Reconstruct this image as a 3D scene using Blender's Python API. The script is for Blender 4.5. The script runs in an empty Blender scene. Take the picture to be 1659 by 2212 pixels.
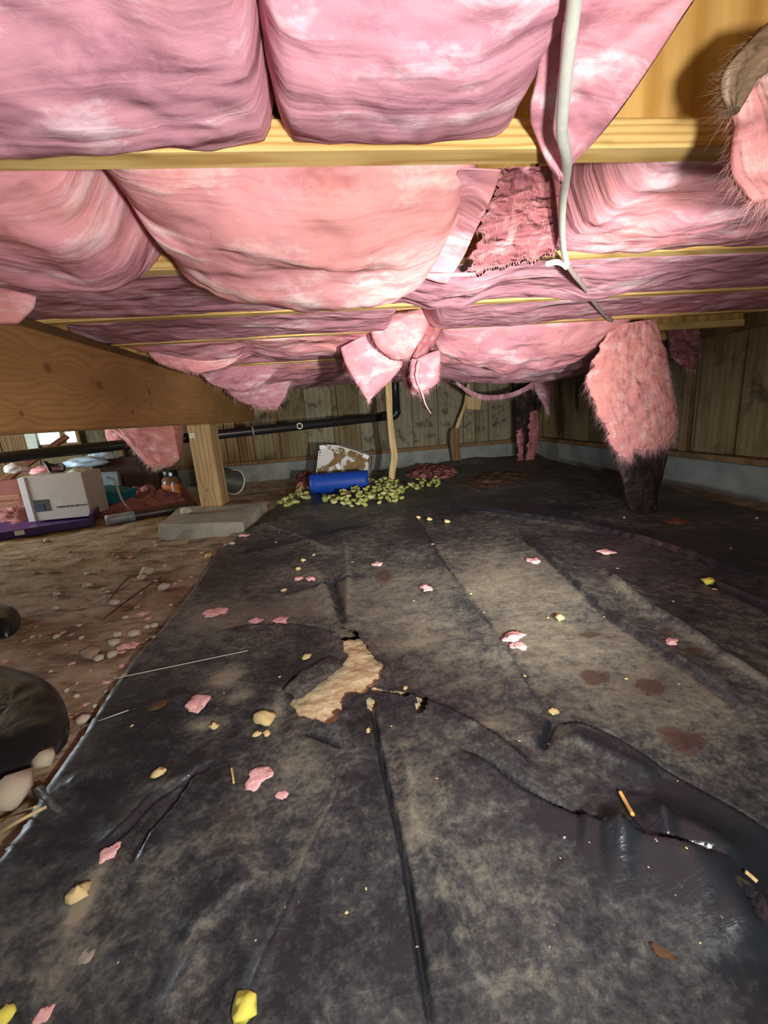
import bpy, math, random
import numpy as np
from mathutils import Matrix, Vector

# ------------------------------------------------------------------ camera, light, exposure
random.seed(7); rng = np.random.default_rng(7)
SC = bpy.context.scene
COL = SC.collection
W, H, F = 1659, 2212, 900.0
CZ = 0.62                                   # camera height above the ground
PITCH, ROLL, YAW = 0.233, -0.074, 0.104
def _axes():
    cy, sy, cp, sp = math.cos(YAW), math.sin(YAW), math.cos(PITCH), math.sin(PITCH)
    fwd = np.array([sy*cp, cy*cp, -sp]); right = np.array([cy, -sy, 0.0]); up = np.cross(right, fwd)
    cr, sr = math.cos(ROLL), math.sin(ROLL)
    return cr*right + sr*up, -sr*right + cr*up, fwd
RX, UX, FX = _axes()
CAM = np.array([0.0, 0.0, CZ])
cd = bpy.data.cameras.new('camera'); cam = bpy.data.objects.new('camera', cd); COL.objects.link(cam)
cd.sensor_fit = 'HORIZONTAL'; cd.sensor_width = 36.0; cd.lens = 36.0*F/W; cd.clip_start = 0.01
cam.matrix_world = Matrix(((RX[0], UX[0], -FX[0], CAM[0]), (RX[1], UX[1], -FX[1], CAM[1]),
                           (RX[2], UX[2], -FX[2], CAM[2]), (0, 0, 0, 1)))
SC.camera = cam

wd = bpy.data.worlds.new('sky'); SC.world = wd; wd.use_nodes = True
bg = wd.node_tree.nodes['Background']; bg.inputs[0].default_value = (0.80, 0.92, 1.0, 1); bg.inputs[1].default_value = 3.0

def lamp(name, kind, loc, target, energy, color, **k):
    l = bpy.data.lights.new(name, kind); l.energy = energy; l.color = color
    for a, v in k.items(): setattr(l, a, v)
    o = bpy.data.objects.new(name, l); COL.objects.link(o); o.location = loc
    d = Vector(target) - Vector(loc); o.rotation_euler = d.to_track_quat('-Z', 'Y').to_euler()
    return o
# the crawler's head torch (behind and to the right of the camera), its soft spill, and daylight at the access hatch
lamp('phone_flash', 'SPOT', (0.16, -0.14, 0.56), (0.12, 1.0, 0.57), 44, (1.0, 0.965, 0.92), spot_size=math.radians(150), spot_blend=0.8, shadow_soft_size=0.03)
lamp('head_torch', 'SPOT', (0.50, 0.0, 0.46), (0.44, 3.0, 0.60), 225, (1.0, 0.965, 0.90), spot_size=math.radians(72), spot_blend=1.0, shadow_soft_size=0.03)
lamp('hatch_daylight', 'AREA', (-3.95, 2.9, 0.58), (-1.5, 3.4, 0.3), 48, (0.80, 0.92, 1.0), shape='RECTANGLE', size=0.9, size_y=0.5)

SC.view_settings.view_transform = 'Standard'; SC.view_settings.look = 'None'
SC.cycles.max_bounces = 6; SC.cycles.diffuse_bounces = 3; SC.cycles.glossy_bounces = 2; SC.cycles.transmission_bounces = 2
SC.view_settings.exposure = 0.22; SC.view_settings.gamma = 1.0; SC.view_settings.use_curve_mapping = False

# ------------------------------------------------------------------ helpers
def P(px, py, x=None, y=None, z=None):
    """world point seen at pixel (px, py) on the plane x=, y= or z="""
    d = RX*(px - W/2) + UX*(H/2 - py) + FX*F
    if y is not None: t = y/d[1]
    elif z is not None: t = (z - CZ)/d[2]
    else: t = x/d[0]
    return CAM + d*t
def G(px, py, z=0.038): return P(px, py, z=z)

def _hash(ix, iy, iz, seed):
    n = (ix.astype(np.int64)*374761393 + iy.astype(np.int64)*668265263 + iz.astype(np.int64)*2147483647 + seed*1274126177) & 0xffffffff
    n = ((n ^ (n >> 13))*1274126177) & 0xffffffff
    n = (n ^ (n >> 16))
    return (n & 0xffffff)/float(0xffffff)*2 - 1
def vnoise(p, seed=0):
    p = np.asarray(p, float); i = np.floor(p); f = p - i; f = f*f*f*(f*(f*6 - 15) + 10); i = i.astype(int)
    r = 0
    for dx in (0, 1):
        for dy in (0, 1):
            for dz in (0, 1):
                w = (f[..., 0] if dx else 1-f[..., 0])*(f[..., 1] if dy else 1-f[..., 1])*(f[..., 2] if dz else 1-f[..., 2])
                r = r + w*_hash(i[..., 0]+dx, i[..., 1]+dy, i[..., 2]+dz, seed)
    return r
def fbm(p, octs=3, seed=0, gain=0.5):
    r = 0; a = 1.0; p = np.asarray(p, float)
    for o in range(octs):
        r = r + a*vnoise(p, seed + o*17); p = p*2.03 + 3.1; a *= gain
    return r
def ridged(p, octs=3, seed=0): 
    r = 0; a = 1.0; p = np.asarray(p, float)
    for o in range(octs):
        r = r + a*(1 - 2*np.abs(vnoise(p, seed + o*13))); p = p*2.07 + 1.7; a *= .5
    return r

ORI = {}
def empty(name, loc, label=None, cat=None, group=None, kind=None):
    o = bpy.data.objects.new(name, None); COL.objects.link(o); o.location = loc; o.empty_display_size = 0.05
    ORI[o.name] = np.array(loc, float); tag(o, label, cat, group, kind); return o
def tag(o, label=None, cat=None, group=None, kind=None):
    for k, v in (('label', label), ('category', cat), ('group', group), ('kind', kind)):
        if v: o[k] = v
    return o
def mesh_obj(name, verts, faces, mat, parent=None, loc=None, smooth=True, uv=None, mats=None, fmat=None):
    verts = np.asarray(verts, float).reshape(-1, 3)
    if parent is not None:
        org = ORI[parent.name]
    else:
        if loc is None:
            mn, mx = verts.min(0), verts.max(0); loc = ((mn[0]+mx[0])/2, (mn[1]+mx[1])/2, mn[2])
        org = np.array(loc, float)
    me = bpy.data.meshes.new(name)
    me.from_pydata((verts - org).tolist(), [], [tuple(int(i) for i in f) for f in faces])
    if uv is not None:
        ul = me.uv_layers.new(name='UVMap'); idx = np.empty(len(me.loops), dtype=np.int32); me.loops.foreach_get('vertex_index', idx)
        ul.data.foreach_set('uv', np.asarray(uv, dtype=np.float32)[idx].ravel())
    if smooth: me.polygons.foreach_set('use_smooth', [True]*len(me.polygons))
    for m in (mats or [mat]): me.materials.append(m)
    if fmat is not None: me.polygons.foreach_set('material_index', fmat)
    me.update()
    o = bpy.data.objects.new(name, me); COL.objects.link(o)
    if parent is not None: o.parent = parent
    else: o.location = org
    ORI[o.name] = org
    return o
def join(*parts):
    V = []; Fc = []; n = 0
    for v, f in parts:
        v = np.asarray(v, float); V.append(v); Fc += [tuple(i + n for i in q) for q in f]; n += len(v)
    return np.vstack(V), Fc
def box(c, s, R=None, bev=0.0):
    """box centred c, size s; bev chamfers all edges (keeps about 44 triangles)"""
    hx, hy, hz = [k/2 for k in s]; b = min(bev, hx*.9, hy*.9, hz*.9)
    if b <= 0:
        v = np.array([(x, y, z) for x in (-hx, hx) for y in (-hy, hy) for z in (-hz, hz)])
        f = [(0, 1, 3, 2), (4, 6, 7, 5), (0, 4, 5, 1), (2, 3, 7, 6), (0, 2, 6, 4), (1, 5, 7, 3)]
    else:
        v = []; idx = {}
        for sx in (-1, 1):
            for sy in (-1, 1):
                for sz in (-1, 1):
                    for ax in range(3):
                        q = [sx*(hx-b), sy*(hy-b), sz*(hz-b)]; q[ax] = (sx*hx, sy*hy, sz*hz)[ax]
                        idx[(sx, sy, sz, ax)] = len(v); v.append(q)
        f = []
        for ax in range(3):
            o1, o2 = [a for a in range(3) if a != ax]
            for s_ in (-1, 1):
                q = []
                for a, b_ in ((-1, -1), (1, -1), (1, 1), (-1, 1)):
                    k = [0, 0, 0]; k[ax] = s_; k[o1] = a; k[o2] = b_; q.append(idx[(*k, ax)])
                f.append(tuple(q))
        for ax in range(3):
            o1, o2 = [a for a in range(3) if a != ax]
            for a in (-1, 1):
                for b_ in (-1, 1):
                    k0 = [0]*3; k0[o1] = a; k0[o2] = b_; k1 = list(k0); k0[ax] = -1; k1[ax] = 1
                    f.append((idx[(*k0, o1)], idx[(*k1, o1)], idx[(*k1, o2)], idx[(*k0, o2)]))
        for sx in (-1, 1):
            for sy in (-1, 1):
                for sz in (-1, 1): f.append(tuple(idx[(sx, sy, sz, ax)] for ax in range(3)))
        v = np.array(v)
    if R is not None: v = v @ np.array(R).T
    return v + np.array(c), fix(v, f)
def fix(v, f):
    """orient the faces of a convex solid around its centre outwards"""
    v = np.asarray(v); c = v.mean(0); out = []
    for q in f:
        a, b, d = v[q[0]], v[q[1]], v[q[2]]; n = np.cross(b-a, d-a)
        out.append(tuple(q) if np.dot(n, (v[list(q)].mean(0) - c)) >= 0 else tuple(reversed(q)))
    return out
def rot(ax, a):
    return np.array(Matrix.Rotation(a, 3, ax))
def smoothpath(pts, n):
    pts = np.asarray(pts, float); d = np.r_[0, np.cumsum(np.linalg.norm(np.diff(pts[:, :3], axis=0), axis=1))]; d /= d[-1]
    t = np.linspace(0, 1, n); out = []
    # catmull-rom
    for q in t:
        i = min(max(np.searchsorted(d, q) - 1, 0), len(pts)-2); u = (q-d[i])/max(d[i+1]-d[i], 1e-9)
        p0 = pts[max(i-1, 0)]; p1 = pts[i]; p2 = pts[i+1]; p3 = pts[min(i+2, len(pts)-1)]
        out.append(.5*((2*p1) + (-p0+p2)*u + (2*p0-5*p1+4*p2-p3)*u*u + (-p0+3*p1-3*p2+p3)*u**3))
    return np.array(out)
def tube(path, rad, n=12, caps=True, flat=1.0, upv=(0, 0, 1)):
    path = np.asarray(path, float); m = len(path); rad = np.broadcast_to(np.asarray(rad, float), (m,))
    T = np.gradient(path, axis=0); T /= np.linalg.norm(T, axis=1)[:, None]
    V = []; upv = np.array(upv, float); prev = None
    for i in range(m):
        s = np.cross(T[i], upv) if prev is None else prev - T[i]*np.dot(prev, T[i])
        if np.linalg.norm(s) < 1e-6: s = np.cross(T[i], (1, 0, .2))
        s /= np.linalg.norm(s); prev = s; u = np.cross(s, T[i])
        for k in range(n):
            a = 2*math.pi*k/n; V.append(path[i] + rad[i]*(s*math.cos(a) + flat*u*math.sin(a)))
    Fc = []
    for i in range(m-1):
        for k in range(n):
            k2 = (k+1) % n; Fc.append((i*n+k, i*n+k2, (i+1)*n+k2, (i+1)*n+k))
    if caps: Fc.append(tuple(range(n-1, -1, -1))); Fc.append(tuple((m-1)*n + k for k in range(n)))
    return np.array(V), Fc
def gridfaces(nr, nc, off=0, flip=False):
    r, c = np.meshgrid(np.arange(nr-1), np.arange(nc-1), indexing='ij'); a = (r*nc + c).ravel() + off
    q = np.stack([a, a+1, a+nc+1, a+nc], 1)
    if flip: q = q[:, ::-1]
    return q.tolist()
def slab_faces(nr, nc):
    """two grids (front then back) closed around the rim"""
    n = nr*nc; f = gridfaces(nr, nc) + gridfaces(nr, nc, n, True)
    for c in range(nc-1): f.append((c+1, c, n+c, n+c+1)); b = (nr-1)*nc; f.append((b+c, b+c+1, n+b+c+1, n+b+c))
    for r in range(nr-1): a = r*nc; f.append((a, a+nc, n+a+nc, n+a)); a += nc-1; f.append((a+nc, a, n+a, n+a+nc))
    return f

# ------------------------------------------------------------------ materials
class NM:
    def __init__(s, name, rough=0.7, spec=0.3):
        s.m = bpy.data.materials.new(name); s.m.use_nodes = True; s.t = s.m.node_tree
        s.b = s.t.nodes['Principled BSDF']; s.b.inputs['Roughness'].default_value = rough
        s.b.inputs['Specular IOR Level'].default_value = spec; s.tc = s.t.nodes.new('ShaderNodeTexCoord')
    def put(s, sock, v):
        if v is None: return
        if hasattr(v, 'links'): s.t.links.new(v, sock)
        elif isinstance(v, (tuple, list)) and len(v) == 3 and len(sock.default_value) == 4: sock.default_value = (*v, 1)
        else: sock.default_value = v
    def vec(s, coord='Object', scale=(1, 1, 1), loc=(0, 0, 0), rot=(0, 0, 0)):
        n = s.t.nodes.new('ShaderNodeMapping'); n.inputs['Scale'].default_value = scale; n.inputs['Location'].default_value = loc
        n.inputs['Rotation'].default_value = rot; s.t.links.new(s.tc.outputs[coord], n.inputs[0]); return n.outputs[0]
    def noise(s, vec, scale=5, detail=5, rough=.55, dist=0.0, col=False):
        n = s.t.nodes.new('ShaderNodeTexNoise'); s.put(n.inputs['Vector'], vec)
        for k, v in (('Scale', scale), ('Detail', detail), ('Roughness', rough), ('Distortion', dist)): n.inputs[k].default_value = v
        return n.outputs['Color' if col else 'Fac']
    def ramp(s, fac, stops):
        n = s.t.nodes.new('ShaderNodeValToRGB'); s.put(n.inputs[0], fac); e = n.color_ramp.elements
        while len(e) < len(stops): e.new(.5)
        for i, (p, c) in enumerate(stops):
            e[i].position = p; e[i].color = (c, c, c, 1) if isinstance(c, (int, float)) else (*c, 1)
        return n.outputs[0]
    def mix(s, fac, a, b, mode='MIX'):
        n = s.t.nodes.new('ShaderNodeMix'); n.data_type = 'RGBA'; n.blend_type = mode
        s.put(n.inputs[0], fac); s.put(n.inputs[6], a); s.put(n.inputs[7], b); return n.outputs[2]
    def math(s, op, a, b=0.0, c=None):
        n = s.t.nodes.new('ShaderNodeMath'); n.operation = op; s.put(n.inputs[0], a); s.put(n.inputs[1], b)
        if c is not None: s.put(n.inputs[2], c)
        return n.outputs[0]
    def sep(s, v):
        n = s.t.nodes.new('ShaderNodeSeparateXYZ'); s.put(n.inputs[0], v); return n.outputs
    def comb(s, x, y, z):
        n = s.t.nodes.new('ShaderNodeCombineXYZ'); s.put(n.inputs[0], x); s.put(n.inputs[1], y); s.put(n.inputs[2], z); return n.outputs[0]
    def bump(s, h, strength=.3, dist=.01, norm=None):
        n = s.t.nodes.new('ShaderNodeBump'); n.inputs['Strength'].default_value = strength; n.inputs['Distance'].default_value = dist
        s.put(n.inputs['Height'], h)
        if norm is not None: s.put(n.inputs['Normal'], norm)
        return n.outputs[0]
    def out(s, color=None, rough=None, normal=None, **k):
        s.put(s.b.inputs['Base Color'], color); s.put(s.b.inputs['Roughness'], rough); s.put(s.b.inputs['Normal'], normal)
        for a, v in k.items(): s.put(s.b.inputs[a.replace('_', ' ')], v)
        return s.m

def m_plain(name, c, rough=.6, spec=.3, var=.15, scale=30, bump=.1, dist=.002, metallic=0.0):
    n = NM(name, rough, spec); v = n.vec(); f = n.noise(v, scale, 6, .6)
    col = n.ramp(f, [(.25, tuple(k*(1-var) for k in c)), (.75, tuple(min(1, k*(1+var)) for k in c))])
    n.b.inputs['Metallic'].default_value = metallic
    return n.out(col, None, n.bump(f, bump, dist))

def m_wool(name, dark, mid, light, warm, warmth=.45, streak=(2.2, 16), rot=0.0, coarse=1.0):
    """fibrous glass-wool: streaks follow the batt's own UV (metres along, metres across)"""
    n = NM(name, .95, .05)
    wob = n.noise(n.vec('UV', (1, 1, 1)), 6, 3, .5, col=True)
    uvw = n.mix(.28, n.vec('UV', (streak[0], streak[1], 1), rot=(0, 0, rot)), wob, 'ADD')
    st = n.noise(uvw, 1.3, 3, .5, .7)
    iso = n.noise(n.vec('UV', (1, 1.35, 1)), 8.0*coarse, 4, .55, .5)
    fine = n.noise(n.vec('UV', (1, 1.8, 1)), 70, 4, .7, .6)
    h = n.math('ADD', n.math('MULTIPLY', st, .25), n.math('MULTIPLY', iso, .75))
    hc = n.math('ADD', n.math('ADD', n.math('MULTIPLY', st, .45), n.math('MULTIPLY', iso, .55)), n.math('MULTIPLY', n.math('SUBTRACT', fine, .5), .22))
    col = n.ramp(hc, [(.33, dark), (.45, mid), (.52, mid), (.64, light)])
    wf = n.ramp(n.noise(n.vec('Object'), 4.5, 3, .6), [(.45, 0.0), (.7, warmth)])
    col = n.mix(wf, col, warm)
    soft = n.noise(n.vec('UV', (1, 1.35, 1)), 7.0*coarse, 2, .45, .4)
    hb = n.math('ADD', n.math('MULTIPLY', st, .20), n.math('MULTIPLY', soft, .80))
    b1 = n.bump(hb, .8, .045); b2 = n.bump(fine, .16, .004, b1)
    return n.out(col, None, b2)

def m_wood(name, lo, hi, axis='x', ring=30, rough=.62, contrast=1.0, knots=(), stain=None, plane=None, bump=.12, fleck=0.0):
    """grain along axis; knots = (along, across, radius) in the plane of the face"""
    n = NM(name, rough, .25); sx, sy, sz = n.sep(n.vec())
    al = {'x': sx, 'y': sy, 'z': sz}[axis]
    ac = {'x': sz, 'y': sz, 'z': sx}[axis] if plane is None else {'x': sx, 'y': sy, 'z': sz}[plane]
    ot = {'x': sy, 'y': sx, 'z': sy}[axis]
    base = n.comb(n.math('MULTIPLY', al, .6), n.math('MULTIPLY', ac, 6), n.math('MULTIPLY', ot, 6))
    wig = n.math('MULTIPLY', n.math('SUBTRACT', n.noise(base, 1.3, 3, .5), .5), .09)
    acw = n.math('ADD', ac, wig); kmask = None
    for (ka, kc, kr) in knots:
        da = n.math('SUBTRACT', al, ka); dc = n.math('SUBTRACT', ac, kc)
        d2 = n.math('ADD', n.math('POWER', n.math('MULTIPLY', da, .55), 2.0), n.math('POWER', dc, 2.0))
        g = n.math('POWER', 2.718, n.math('MULTIPLY', d2, -1/(2*(kr*1.8)**2)))
        acw = n.math('ADD', acw, n.math('MULTIPLY', g, n.math('MULTIPLY', dc, 1.6)))
        d2k = n.math('ADD', n.math('POWER', n.math('MULTIPLY', da, .8), 2.0), n.math('POWER', dc, 2.0))
        r = n.math('SQRT', d2k); km = n.math('SUBTRACT', 1.0, n.math('SMOOTH_MIN', n.math('DIVIDE', r, kr), 1.0, .1))
        kmask = km if kmask is None else n.math('MAXIMUM', kmask, km)
    w = n.math('SINE', n.math('MULTIPLY', acw, ring*2*math.pi))
    w = n.math('MULTIPLY_ADD', w, .5, .5)
    w = n.math('POWER', w, 2.2)
    fine = n.noise(n.comb(n.math('MULTIPLY', al, 4), n.math('MULTIPLY', ac, 140), n.math('MULTIPLY', ot, 140)), 1.0, 5, .6)
    f = n.math('ADD', n.math('MULTIPLY', w, .55), n.math('MULTIPLY', fine, .55))
    f = n.math('ADD', n.math('MULTIPLY', n.math('SUBTRACT', f, .45), contrast), .45)
    col = n.ramp(f, [(.1, hi), (.85, lo)])
    blot = n.noise(n.comb(n.math('MULTIPLY', al, 2), n.math('MULTIPLY', ac, 7), n.math('MULTIPLY', ot, 7)), 1.2, 5, .6)
    col = n.mix(n.ramp(blot, [(.35, .45), (.62, 0.0)]), col, tuple(k*.62 for k in lo))
    if kmask is not None:
        col = n.mix(n.ramp(kmask, [(.05, 0.0), (.55, .8)]), col, tuple(k*.5 for k in lo))
    if stain:
        st = n.noise(n.vec('Object', (1, 1, 1)), stain[1], 6, .68, .5)
        col = n.mix(n.ramp(st, [(stain[2], 0.0), (stain[2]+.14, stain[3])]), col, stain[0])
    if fleck:
        fk = n.noise(n.comb(n.math('MULTIPLY', al, 9), n.math('MULTIPLY', ac, 26), n.math('MULTIPLY', ot, 26)), 1.0, 3, .5)
        col = n.mix(n.ramp(fk, [(.66, 0.0), (.74, fleck)]), col, tuple(k*.4 for k in lo))
    return n.out(col, None, n.bump(f, bump, .003))

PINK   = m_wool('pink_wool', (.44, .175, .215), (.70, .31, .37), (.90, .66, .70), (.90, .37, .31), .5)
MAUVE  = m_wool('dusty_pink_wool', (.35, .155, .205), (.58, .275, .34), (.82, .58, .64), (.72, .33, .33), .3)
SALMON = m_wool('salmon_wool', (.52, .190, .205), (.79, .35, .375), (.95, .70, .69), (.92, .40, .31), .5)
FRAY   = m_wool('torn_wool', (.50, .17, .18), (.78, .33, .33), (.90, .58, .55), (.85, .36, .28), .6, streak=(26, 5), coarse=1.8)
TORN   = m_wool('dark_torn_wool', (.16, .055, .07), (.42, .15, .17), (.68, .36, .37), (.60, .17, .15), .5, streak=(24, 5), coarse=2.0)
FRAYD  = m_wool('torn_wool_dull', (.26, .095, .095), (.48, .205, .20), (.68, .42, .39), (.52, .22, .17), .5, streak=(30, 5), coarse=1.8)
BROWNW = m_wool('brown_dirty_wool', (.06, .04, .025), (.17, .11, .07), (.34, .25, .18), (.25, .15, .08), .4, streak=(26, 5), coarse=2)
FIB    = m_plain('pink_fibre', (.78, .44, .46), .9, .05, .2)
FIBW   = m_plain('pale_fibre', (.80, .62, .62), .9, .05, .2)
FIBD   = m_plain('dull_fibre', (.52, .27, .26), .9, .05, .25)
FIBB   = m_plain('brown_fibre', (.16, .11, .07), .9, .05, .3)
JOIST  = m_wood('joist_pine', (.55, .33, .095), (.92, .68, .28), 'x', 120, .6, bump=.1, fleck=.5)
WEB    = m_wood('web_plywood', (.50, .27, .065), (.78, .50, .17), 'z', 14, .6, plane='x', bump=.06, fleck=.6)
BEAM   = m_wood('beam_fir', (.36, .185, .06), (.60, .34, .13), 'y', 62, .6, .5, plane='z', bump=.1, fleck=.35,
                knots=((1.374, .180, .020), (1.64, .152, .024), (2.05, .150, .018), (1.22, .05, .010), (1.85, .06, .010)))
PLATE  = m_wood('plate_dark', (.10, .055, .022), (.20, .115, .05), 'y', 40, .8, plane='x')
POST   = m_wood('post_fir', (.34, .215, .095), (.54, .375, .19), 'z', 30, .7, knots=((.12, -.02, .012),), plane='x')
BOARD  = m_wood('wall_board', (.13, .10, .048), (.27, .21, .11), 'z', 22, .8, .45, stain=((.035, .028, .016), 5.0, .52, .75))
BOARDR = m_wood('wall_board_brown', (.17, .115, .050), (.34, .24, .115), 'z', 22, .8, .45, plane='y', stain=((.03, .022, .014), 4.0, .55, .7))
PANEL  = m_wood('mouldy_ply', (.19, .165, .10), (.34, .30, .21), 'z', 16, .85, .45, stain=((.035, .030, .02), 9.0, .52, .85))
STUD   = m_wood('wall_stud', (.15, .085, .035), (.28, .175, .08), 'z', 30, .8)
TANW   = m_wood('tan_strip', (.52, .36, .16), (.74, .57, .30), 'z', 40, .7)
REDW   = m_wood('red_plank', (.30, .12, .065), (.50, .23, .14), 'x', 40, .7)
CONC   = m_plain('concrete', (.24, .25, .23), .9, .2, .28, 9, .25, .004)
PADC   = m_plain('pad_concrete', (.33, .31, .25), .9, .2, .3, 7, .3, .006)
BLACKP = m_plain('black_pipe', (.018, .017, .018), .35, .4, .3, 20, .03)
WHITE  = m_plain('white_plastic', (.78, .78, .74), .5, .4, .06)
CABLE  = m_plain('cable_jacket', (.52, .53, .47), .55, .3, .12, 60, .05)
CABLED = m_plain('cable_dusty', (.33, .28, .25), .7, .2, .25, 60, .1)
BLUE   = m_plain('blue_foam', (.008, .055, .36), .5, .35, .12, 25, .08)
BLUED  = m_plain('blue_foam_edge', (.006, .03, .20), .6, .3, .15)
CARD   = m_plain('white_carton', (.62, .56, .50), .7, .25, .08, 14, .05)
CARDW  = m_plain('carton_edge', (.86, .86, .84), .7, .25, .05)
INK    = m_plain('carton_ink', (.10, .10, .10), .8, .2, .3)
INKB   = m_plain('carton_ink_blue', (.06, .09, .15), .8, .2, .3)
PURPLE = m_plain('purple_plastic', (.055, .018, .13), .35, .4, .25, 12)
TEAL   = m_plain('teal_plastic', (.015, .16, .20), .5, .3, .18)
ORANGE = m_plain('orange_label', (.60, .19, .07), .6, .3, .25)
AMBER  = m_plain('jar_brown', (.17, .09, .05), .3, .5, .3)
LBAG   = m_plain('pale_blue_film', (.50, .66, .76), .35, .5, .2, 8, .3, .01)
DKBOX  = m_plain('dark_carton', (.06, .030, .022), .8, .2, .35, 9)
REDRAG = m_wool('red_wool', (.13, .045, .040), (.31, .125, .115), (.50, .27, .24), (.36, .14, .10), .5, (6, 12))
SILV   = m_plain('silver_film', (.28, .33, .40), .3, .6, .4, 10, .3, .006)
STONE  = m_plain('pale_stone', (.52, .46, .34), .85, .2, .2, 40, .2)
STONED = m_plain('brown_stone', (.33, .24, .17), .85, .2, .25, 40, .2)
YELLOW = m_plain('yellow_foam', (.66, .52, .25), .8, .2, .2, 60, .3)
LEMON  = m_plain('lemon_foam', (.78, .70, .12), .8, .2, .15, 60, .3)
PEANUT = [m_plain('packing_foam_a', (.38, .39, .11), .7, .3, .2, 60, .15), m_plain('packing_foam_b', (.29, .32, .09), .7, .3, .2, 60, .15),
          m_plain('packing_foam_c', (.46, .46, .20), .7, .3, .2, 60, .15)]
FLUFF  = m_plain('pink_scrap', (.88, .50, .49), .95, .05, .16, 3, .35, .12)
STRAW  = m_plain('straw', (.55, .42, .20), .8, .2, .25, 60)
BLACKN = None

def m_dirt():
    n = NM('dirt', .95, .1); v = n.vec()
    a = n.noise(v, 6, 7, .7, .3); b = n.noise(v, 40, 4, .7); c = n.noise(n.vec('Object', (2.2, 7, 1), rot=(0, 0, .5)), 3, 6, .6, .6)
    col = n.ramp(a, [(.3, (.22, .155, .095)), (.5, (.40, .305, .20)), (.7, (.54, .43, .30))])
    col = n.mix(n.ramp(c, [(.5, 0.0), (.62, .6)]), col, (.085, .05, .036))
    red = n.noise(v, 2.3, 6, .7)
    col = n.mix(n.ramp(red, [(.5, 0.0), (.68, .45)]), col, (.26, .11, .085))
    h = n.math('ADD', n.math('MULTIPLY', a, .6), n.math('MULTIPLY', b, .25))
    return n.out(col, None, n.bump(h, .8, .03))
DIRT = m_dirt()
def m_sand():
    n = NM('pale_soil', .95, .1); v = n.vec()
    a = n.noise(n.vec('Object', (1, 2.2, 1), rot=(0, 0, -.4)), 22, 8, .7, .4); b = n.noise(v, 90, 5, .7)
    col = n.ramp(a, [(.32, (.52, .37, .19)), (.5, (.78, .62, .37)), (.68, (.90, .79, .54))])
    return n.out(col, None, n.bump(n.math('ADD', a, n.math('MULTIPLY', b, .4)), .7, .012))
SAND = m_sand()
def m_sheet():
    n = NM('black_polythene', .42, .5); v = n.vec()
    dust_shade = n.noise(v, 2.6, 7, .68, .35); mot = n.noise(n.vec('Object', (1, 1.25, 1)), 26, 6, .72, .3); fine = n.noise(v, 110, 4, .75)
    d = n.math('ADD', n.math('MULTIPLY', dust_shade, .52), n.math('MULTIPLY', mot, .48))
    d = n.math('ADD', d, n.math('MULTIPLY', n.math('SUBTRACT', fine, .5), .34))
    da = n.t.nodes.new('ShaderNodeAttribute'); da.attribute_name = 'dust_shade'  # mixes real dust with crease shade painted into the colour
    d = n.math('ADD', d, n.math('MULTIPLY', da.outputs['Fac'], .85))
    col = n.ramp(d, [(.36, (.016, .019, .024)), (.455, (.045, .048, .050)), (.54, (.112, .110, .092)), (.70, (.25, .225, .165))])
    rust = n.noise(n.vec('Object', (1, 1, 1), loc=(3, 1, 0)), 4.2, 7, .7)
    col = n.mix(n.ramp(rust, [(.62, 0.0), (.72, .40)]), col, (.075, .052, .038))
    ra = n.t.nodes.new('ShaderNodeAttribute'); ra.attribute_name = 'rust'
    rf = n.ramp(n.math('ADD', ra.outputs['Fac'], n.math('MULTIPLY', n.math('SUBTRACT', mot, .5), 2.4)), [(.40, 0.0), (.62, .75)])
    col = n.mix(rf, col, (.060, .024, .014))
    ro = n.ramp(d, [(.22, .24), (.36, .42), (.46, .52), (.58, .78)])
    wr = n.noise(n.vec('Object', (1.4, 6, 1), rot=(0, 0, .35)), 5, 5, .6, .8)
    b = n.bump(n.math('ADD', n.math('MULTIPLY', mot, .3), wr), .22, .012)
    return n.out(col, ro, n.bump(fine, .15, .002, b))
SHEET = m_sheet()
def m_net():
    n = NM('black_backing', .9, .1); v = n.vec('Object', (1, 1, .35))
    a = n.noise(v, 26, 8, .75, .8); b = n.noise(n.vec(), 7, 4, .6)
    col = n.ramp(a, [(.42, (.016, .012, .013)), (.56, (.045, .033, .030)), (.70, (.22, .13, .125))])
    col = n.mix(n.ramp(b, [(.55, 0.0), (.7, .35)]), col, (.30, .15, .15))
    return n.out(col, None, n.bump(a, .8, .01))
BLACKN = m_net()
def m_torncard():
    n = NM('torn_carton', .8, .2); v = n.vec()
    a = n.noise(n.vec('Object', (1, 1, 1)), 6.5, 7, .62, .4)
    br = n.ramp(n.noise(v, 16, 7, .65), [(.3, (.13, .085, .03)), (.7, (.30, .20, .085))])
    col = n.mix(n.ramp(a, [(.50, 1.0), (.53, 0.0)]), (.66, .66, .64), br)
    return n.out(col, None, n.bump(a, .3, .01))
TORNC = m_torncard()

# ------------------------------------------------------------------ the setting
XL, XR, YB, YF = -4.0, 2.35, 4.65, -2.4
ZJ, JD = 0.95, 0.24                         # joist underside, joist depth
J0, JS, JW = 0.624, 0.406, 0.038
def jn(k): return J0 + JS*k
def jf(k): return J0 + JS*k + JW

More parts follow.
